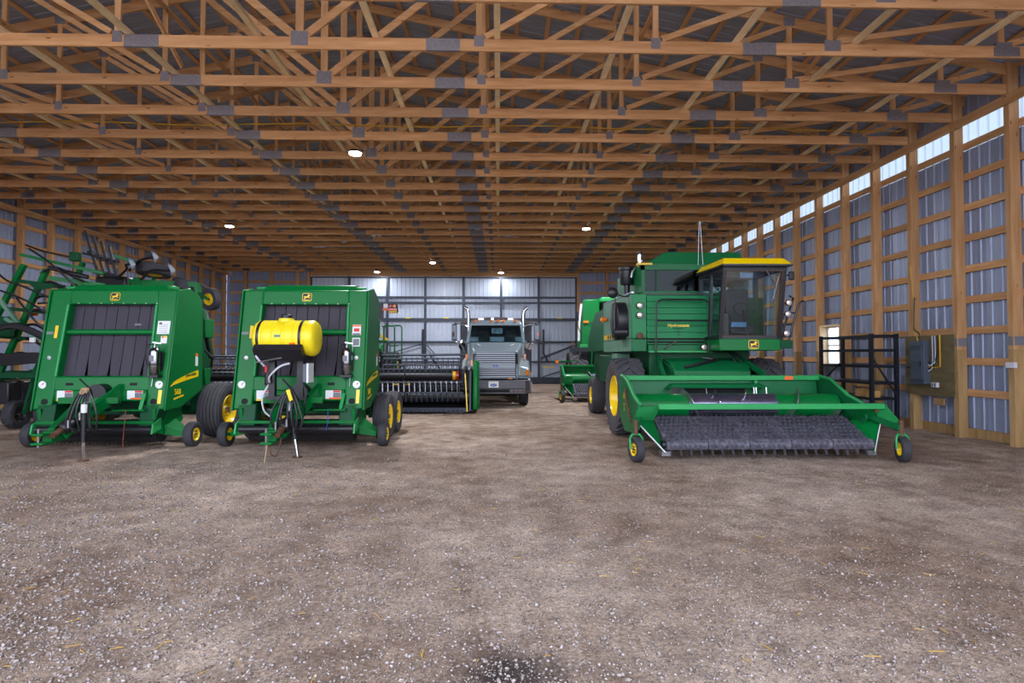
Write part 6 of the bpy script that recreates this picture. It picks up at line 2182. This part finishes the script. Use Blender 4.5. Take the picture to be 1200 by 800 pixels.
# ------------------------------------------------------------------ electrical board
def electric():
    B = thing('electrical_board', 'weathered plywood board with grey breaker panel and conduits on the wall posts', 'electrical panel', (XR - 0.02, 11.65, 0.8))
    x = XR
    part('plywood_sheet', MB().box(x - 0.022, x - 0.002, 11.05, 12.40, 0.80, 2.06), 'plywood', B)
    bx = part('breaker_panel', MB().box(x - 0.16, x - 0.022, 11.68, 12.08, 1.03, 1.95), 'panel_grey', B, bevel=0.008)
    dr = part('panel_door', MB().box(x - 0.172, x - 0.16, 11.72, 12.04, 1.12, 1.86), 'panel_grey', bx, bevel=0.004)
    part('door_latch', MB().box(x - 0.18, x - 0.172, 11.74, 11.77, 1.42, 1.52), 'black', dr)
    part('outlet_box', MB().box(x - 0.08, x - 0.022, 11.45, 11.60, 0.98, 1.08), 'conduit', B, bevel=0.004)
    for s in (-1, 1):
        part('socket', MB().box(x - 0.085, x - 0.08, 11.525 + s * 0.035 - 0.02, 11.525 + s * 0.035 + 0.02, 1.0, 1.06), 'label_grey', B)
    for i in range(4):
        yy = 11.46 + i * 0.035
        zz = 1.62 - i * 0.06
        part('conduit_pipe', MB().path(spline([(x - 0.06, 11.69, zz - 0.12), (x - 0.06, yy + 0.1, zz - 0.12), (x - 0.06, yy, zz), (x - 0.06, yy, 2.05)], 6), 0.013, 8), 'conduit' if i % 2 else 'black', B)
    part('yellow_cable', MB().path(spline([(x - 0.05, 11.69, 1.40), (x - 0.05, 11.42, 1.40), (x - 0.05, 11.38, 1.5), (x - 0.05, 11.38, 2.06)], 6), 0.013, 8), 'cable_yellow', B)
    part('yellow_cable', MB().path(spline([(x - 0.04, 12.0, 1.95), (x - 0.04, 12.05, 2.1), (x - 0.03, 12.14, 2.3), (x - 0.03, 12.12, 2.9), (x - 0.03, 12.2, 3.6)], 6), 0.011, 6), 'cable_yellow', B)
    part('black_cable', MB().path(spline([(x - 0.05, 11.9, 1.95), (x - 0.05, 11.95, 2.12), (x - 0.04, 12.1, 2.25), (x - 0.04, 12.08, 2.9)], 6), 0.012, 6), 'hose', B)
    part('support_block', MB().box(x - 0.02, x + 0.02, 11.35, 11.6, 0.62, 0.76), 'wood_treated', B)


electric()
mbk = MB().box(XR - 0.06, XR - 0.002, yn(8) - 0.12, yn(8) + 0.05, 1.42, 1.52)
solo('wall_outlet', mbk, 'conduit', 'small outlet box on the wall post beside the electrical board', 'outlet', (XR, yn(8), 1.42))


# ------------------------------------------------------------------ loose gravel and straw
def scatter():
    import numpy as np
    rng = np.random.default_rng(5)
    t = (1 + 5 ** 0.5) / 2
    ico = np.array([(-1, t, 0), (1, t, 0), (-1, -t, 0), (1, -t, 0), (0, -1, t), (0, 1, t), (0, -1, -t), (0, 1, -t), (t, 0, -1), (t, 0, 1), (-t, 0, -1), (-t, 0, 1)]) / 1.9
    icf = np.array([(0, 11, 5), (0, 5, 1), (0, 1, 7), (0, 7, 10), (0, 10, 11), (1, 5, 9), (5, 11, 4), (11, 10, 2), (10, 7, 6), (7, 1, 8), (3, 9, 4), (3, 4, 2), (3, 2, 6), (3, 6, 8), (3, 8, 9), (4, 9, 5), (2, 4, 11), (6, 2, 10), (8, 6, 7), (9, 8, 1)])
    n = 90000
    u = rng.random(n)
    Y = 2.4 + 7.8 * u ** 1.5
    X = (rng.random(n) * 2 - 1) * (Y * 0.97) + 0.03 * Y
    keep = np.ones(n, bool)
    dens = np.array([0.5 + 0.5 * noise.noise((x * 0.55 + 3.1, y * 0.55, 0.0)) + 0.35 * noise.noise((x * 1.7, y * 1.7, 4.0)) for x, y in zip(X, Y)])
    bias = np.clip(0.30 - 0.05 * X, 0.0, 0.6)
    keep = rng.random(n) < np.clip(dens * 0.9 + bias - 0.05, 0.08, 1)
    keep &= (X < 8.5) & ~((Y > 8.85) & (X < -1.8)) & ~((Y > 8.4) & (X > 1.8) & (X < 6.7))
    X, Y = X[keep], Y[keep]
    n = len(X)
    big = rng.random(n)
    size = (0.0036 + 0.009 * big ** 4 + 0.004 * (big > 0.99)) * np.clip(1.05 - 0.06 * X, 0.8, 1.3)
    sc = rng.uniform(0.6, 1.3, (n, 3)) * size[:, None]
    sc[:, 2] *= 0.7
    ang = rng.random(n) * 6.283
    v = ico[None] * sc[:, None, :] * rng.uniform(0.82, 1.18, (n, 12, 1))
    ca, sa = np.cos(ang)[:, None], np.sin(ang)[:, None]
    vx = v[:, :, 0] * ca - v[:, :, 1] * sa + X[:, None]
    vy = v[:, :, 0] * sa + v[:, :, 1] * ca + Y[:, None]
    zz = np.array([gz(x, y) for x, y in zip(X, Y)])
    vz = v[:, :, 2] + zz[:, None] + sc[:, 2][:, None] * 0.3
    co = np.stack([vx, vy, vz], -1).reshape(-1, 3).astype(np.float32)
    f = (icf[None] + (np.arange(n) * 12)[:, None, None]).reshape(-1, 3)
    me = bpy.data.meshes.new('gravel')
    me.vertices.add(len(co))
    me.vertices.foreach_set('co', co.ravel())
    me.loops.add(f.size)
    me.loops.foreach_set('vertex_index', f.ravel().astype(np.int32))
    me.polygons.add(len(f))
    me.polygons.foreach_set('loop_start', np.arange(0, f.size, 3, dtype=np.int32))
    me.update()
    me.validate()
    me.materials.append(M['stone'])
    o = bpy.data.objects.new('gravel', me)
    C.objects.link(o)
    o['kind'] = 'stuff'
    o['label'] = 'loose pale gravel strewn over the dirt floor'
    o['category'] = 'gravel'
    mb = MB()
    rr = random.Random(11)
    for i in range(170):
        y = 2.4 + 6.5 * rr.random() ** 1.4
        x = rr.uniform(-0.93, 0.95) * y
        a = rr.random() * 6.28
        L = rr.uniform(0.02, 0.09)
        z = gz(x, y) + 0.006
        p = V((x, y, z))
        mb.bar(p, p + V((L * cos(a), L * sin(a), rr.uniform(-0.002, 0.006))), 0.004, 0.003)
    me = mb.mesh('straw_bits', 'straw')
    o = bpy.data.objects.new('straw_bits', me)
    C.objects.link(o)
    o['kind'] = 'stuff'
    o['label'] = 'short bits of yellow straw strewn over the dirt floor'
    o['category'] = 'straw'


def gz(x, y):
    p = V((x * 0.6, y * 0.6, 0))
    d = 0.022 * noise.noise(p) + 0.012 * noise.noise(p * 3.1) + 0.008 * noise.noise(p * 9)
    k = min(1, max(0.15, (9.5 - y) / 3)) if y > 6.5 else 1
    d *= k
    if x > 7.9 and y < 13:
        d += 0.05 * min(1, (x - 7.9) / 1.2) * (0.6 + 0.6 * noise.noise(p * 4))
    return d - 0.004


scatter()
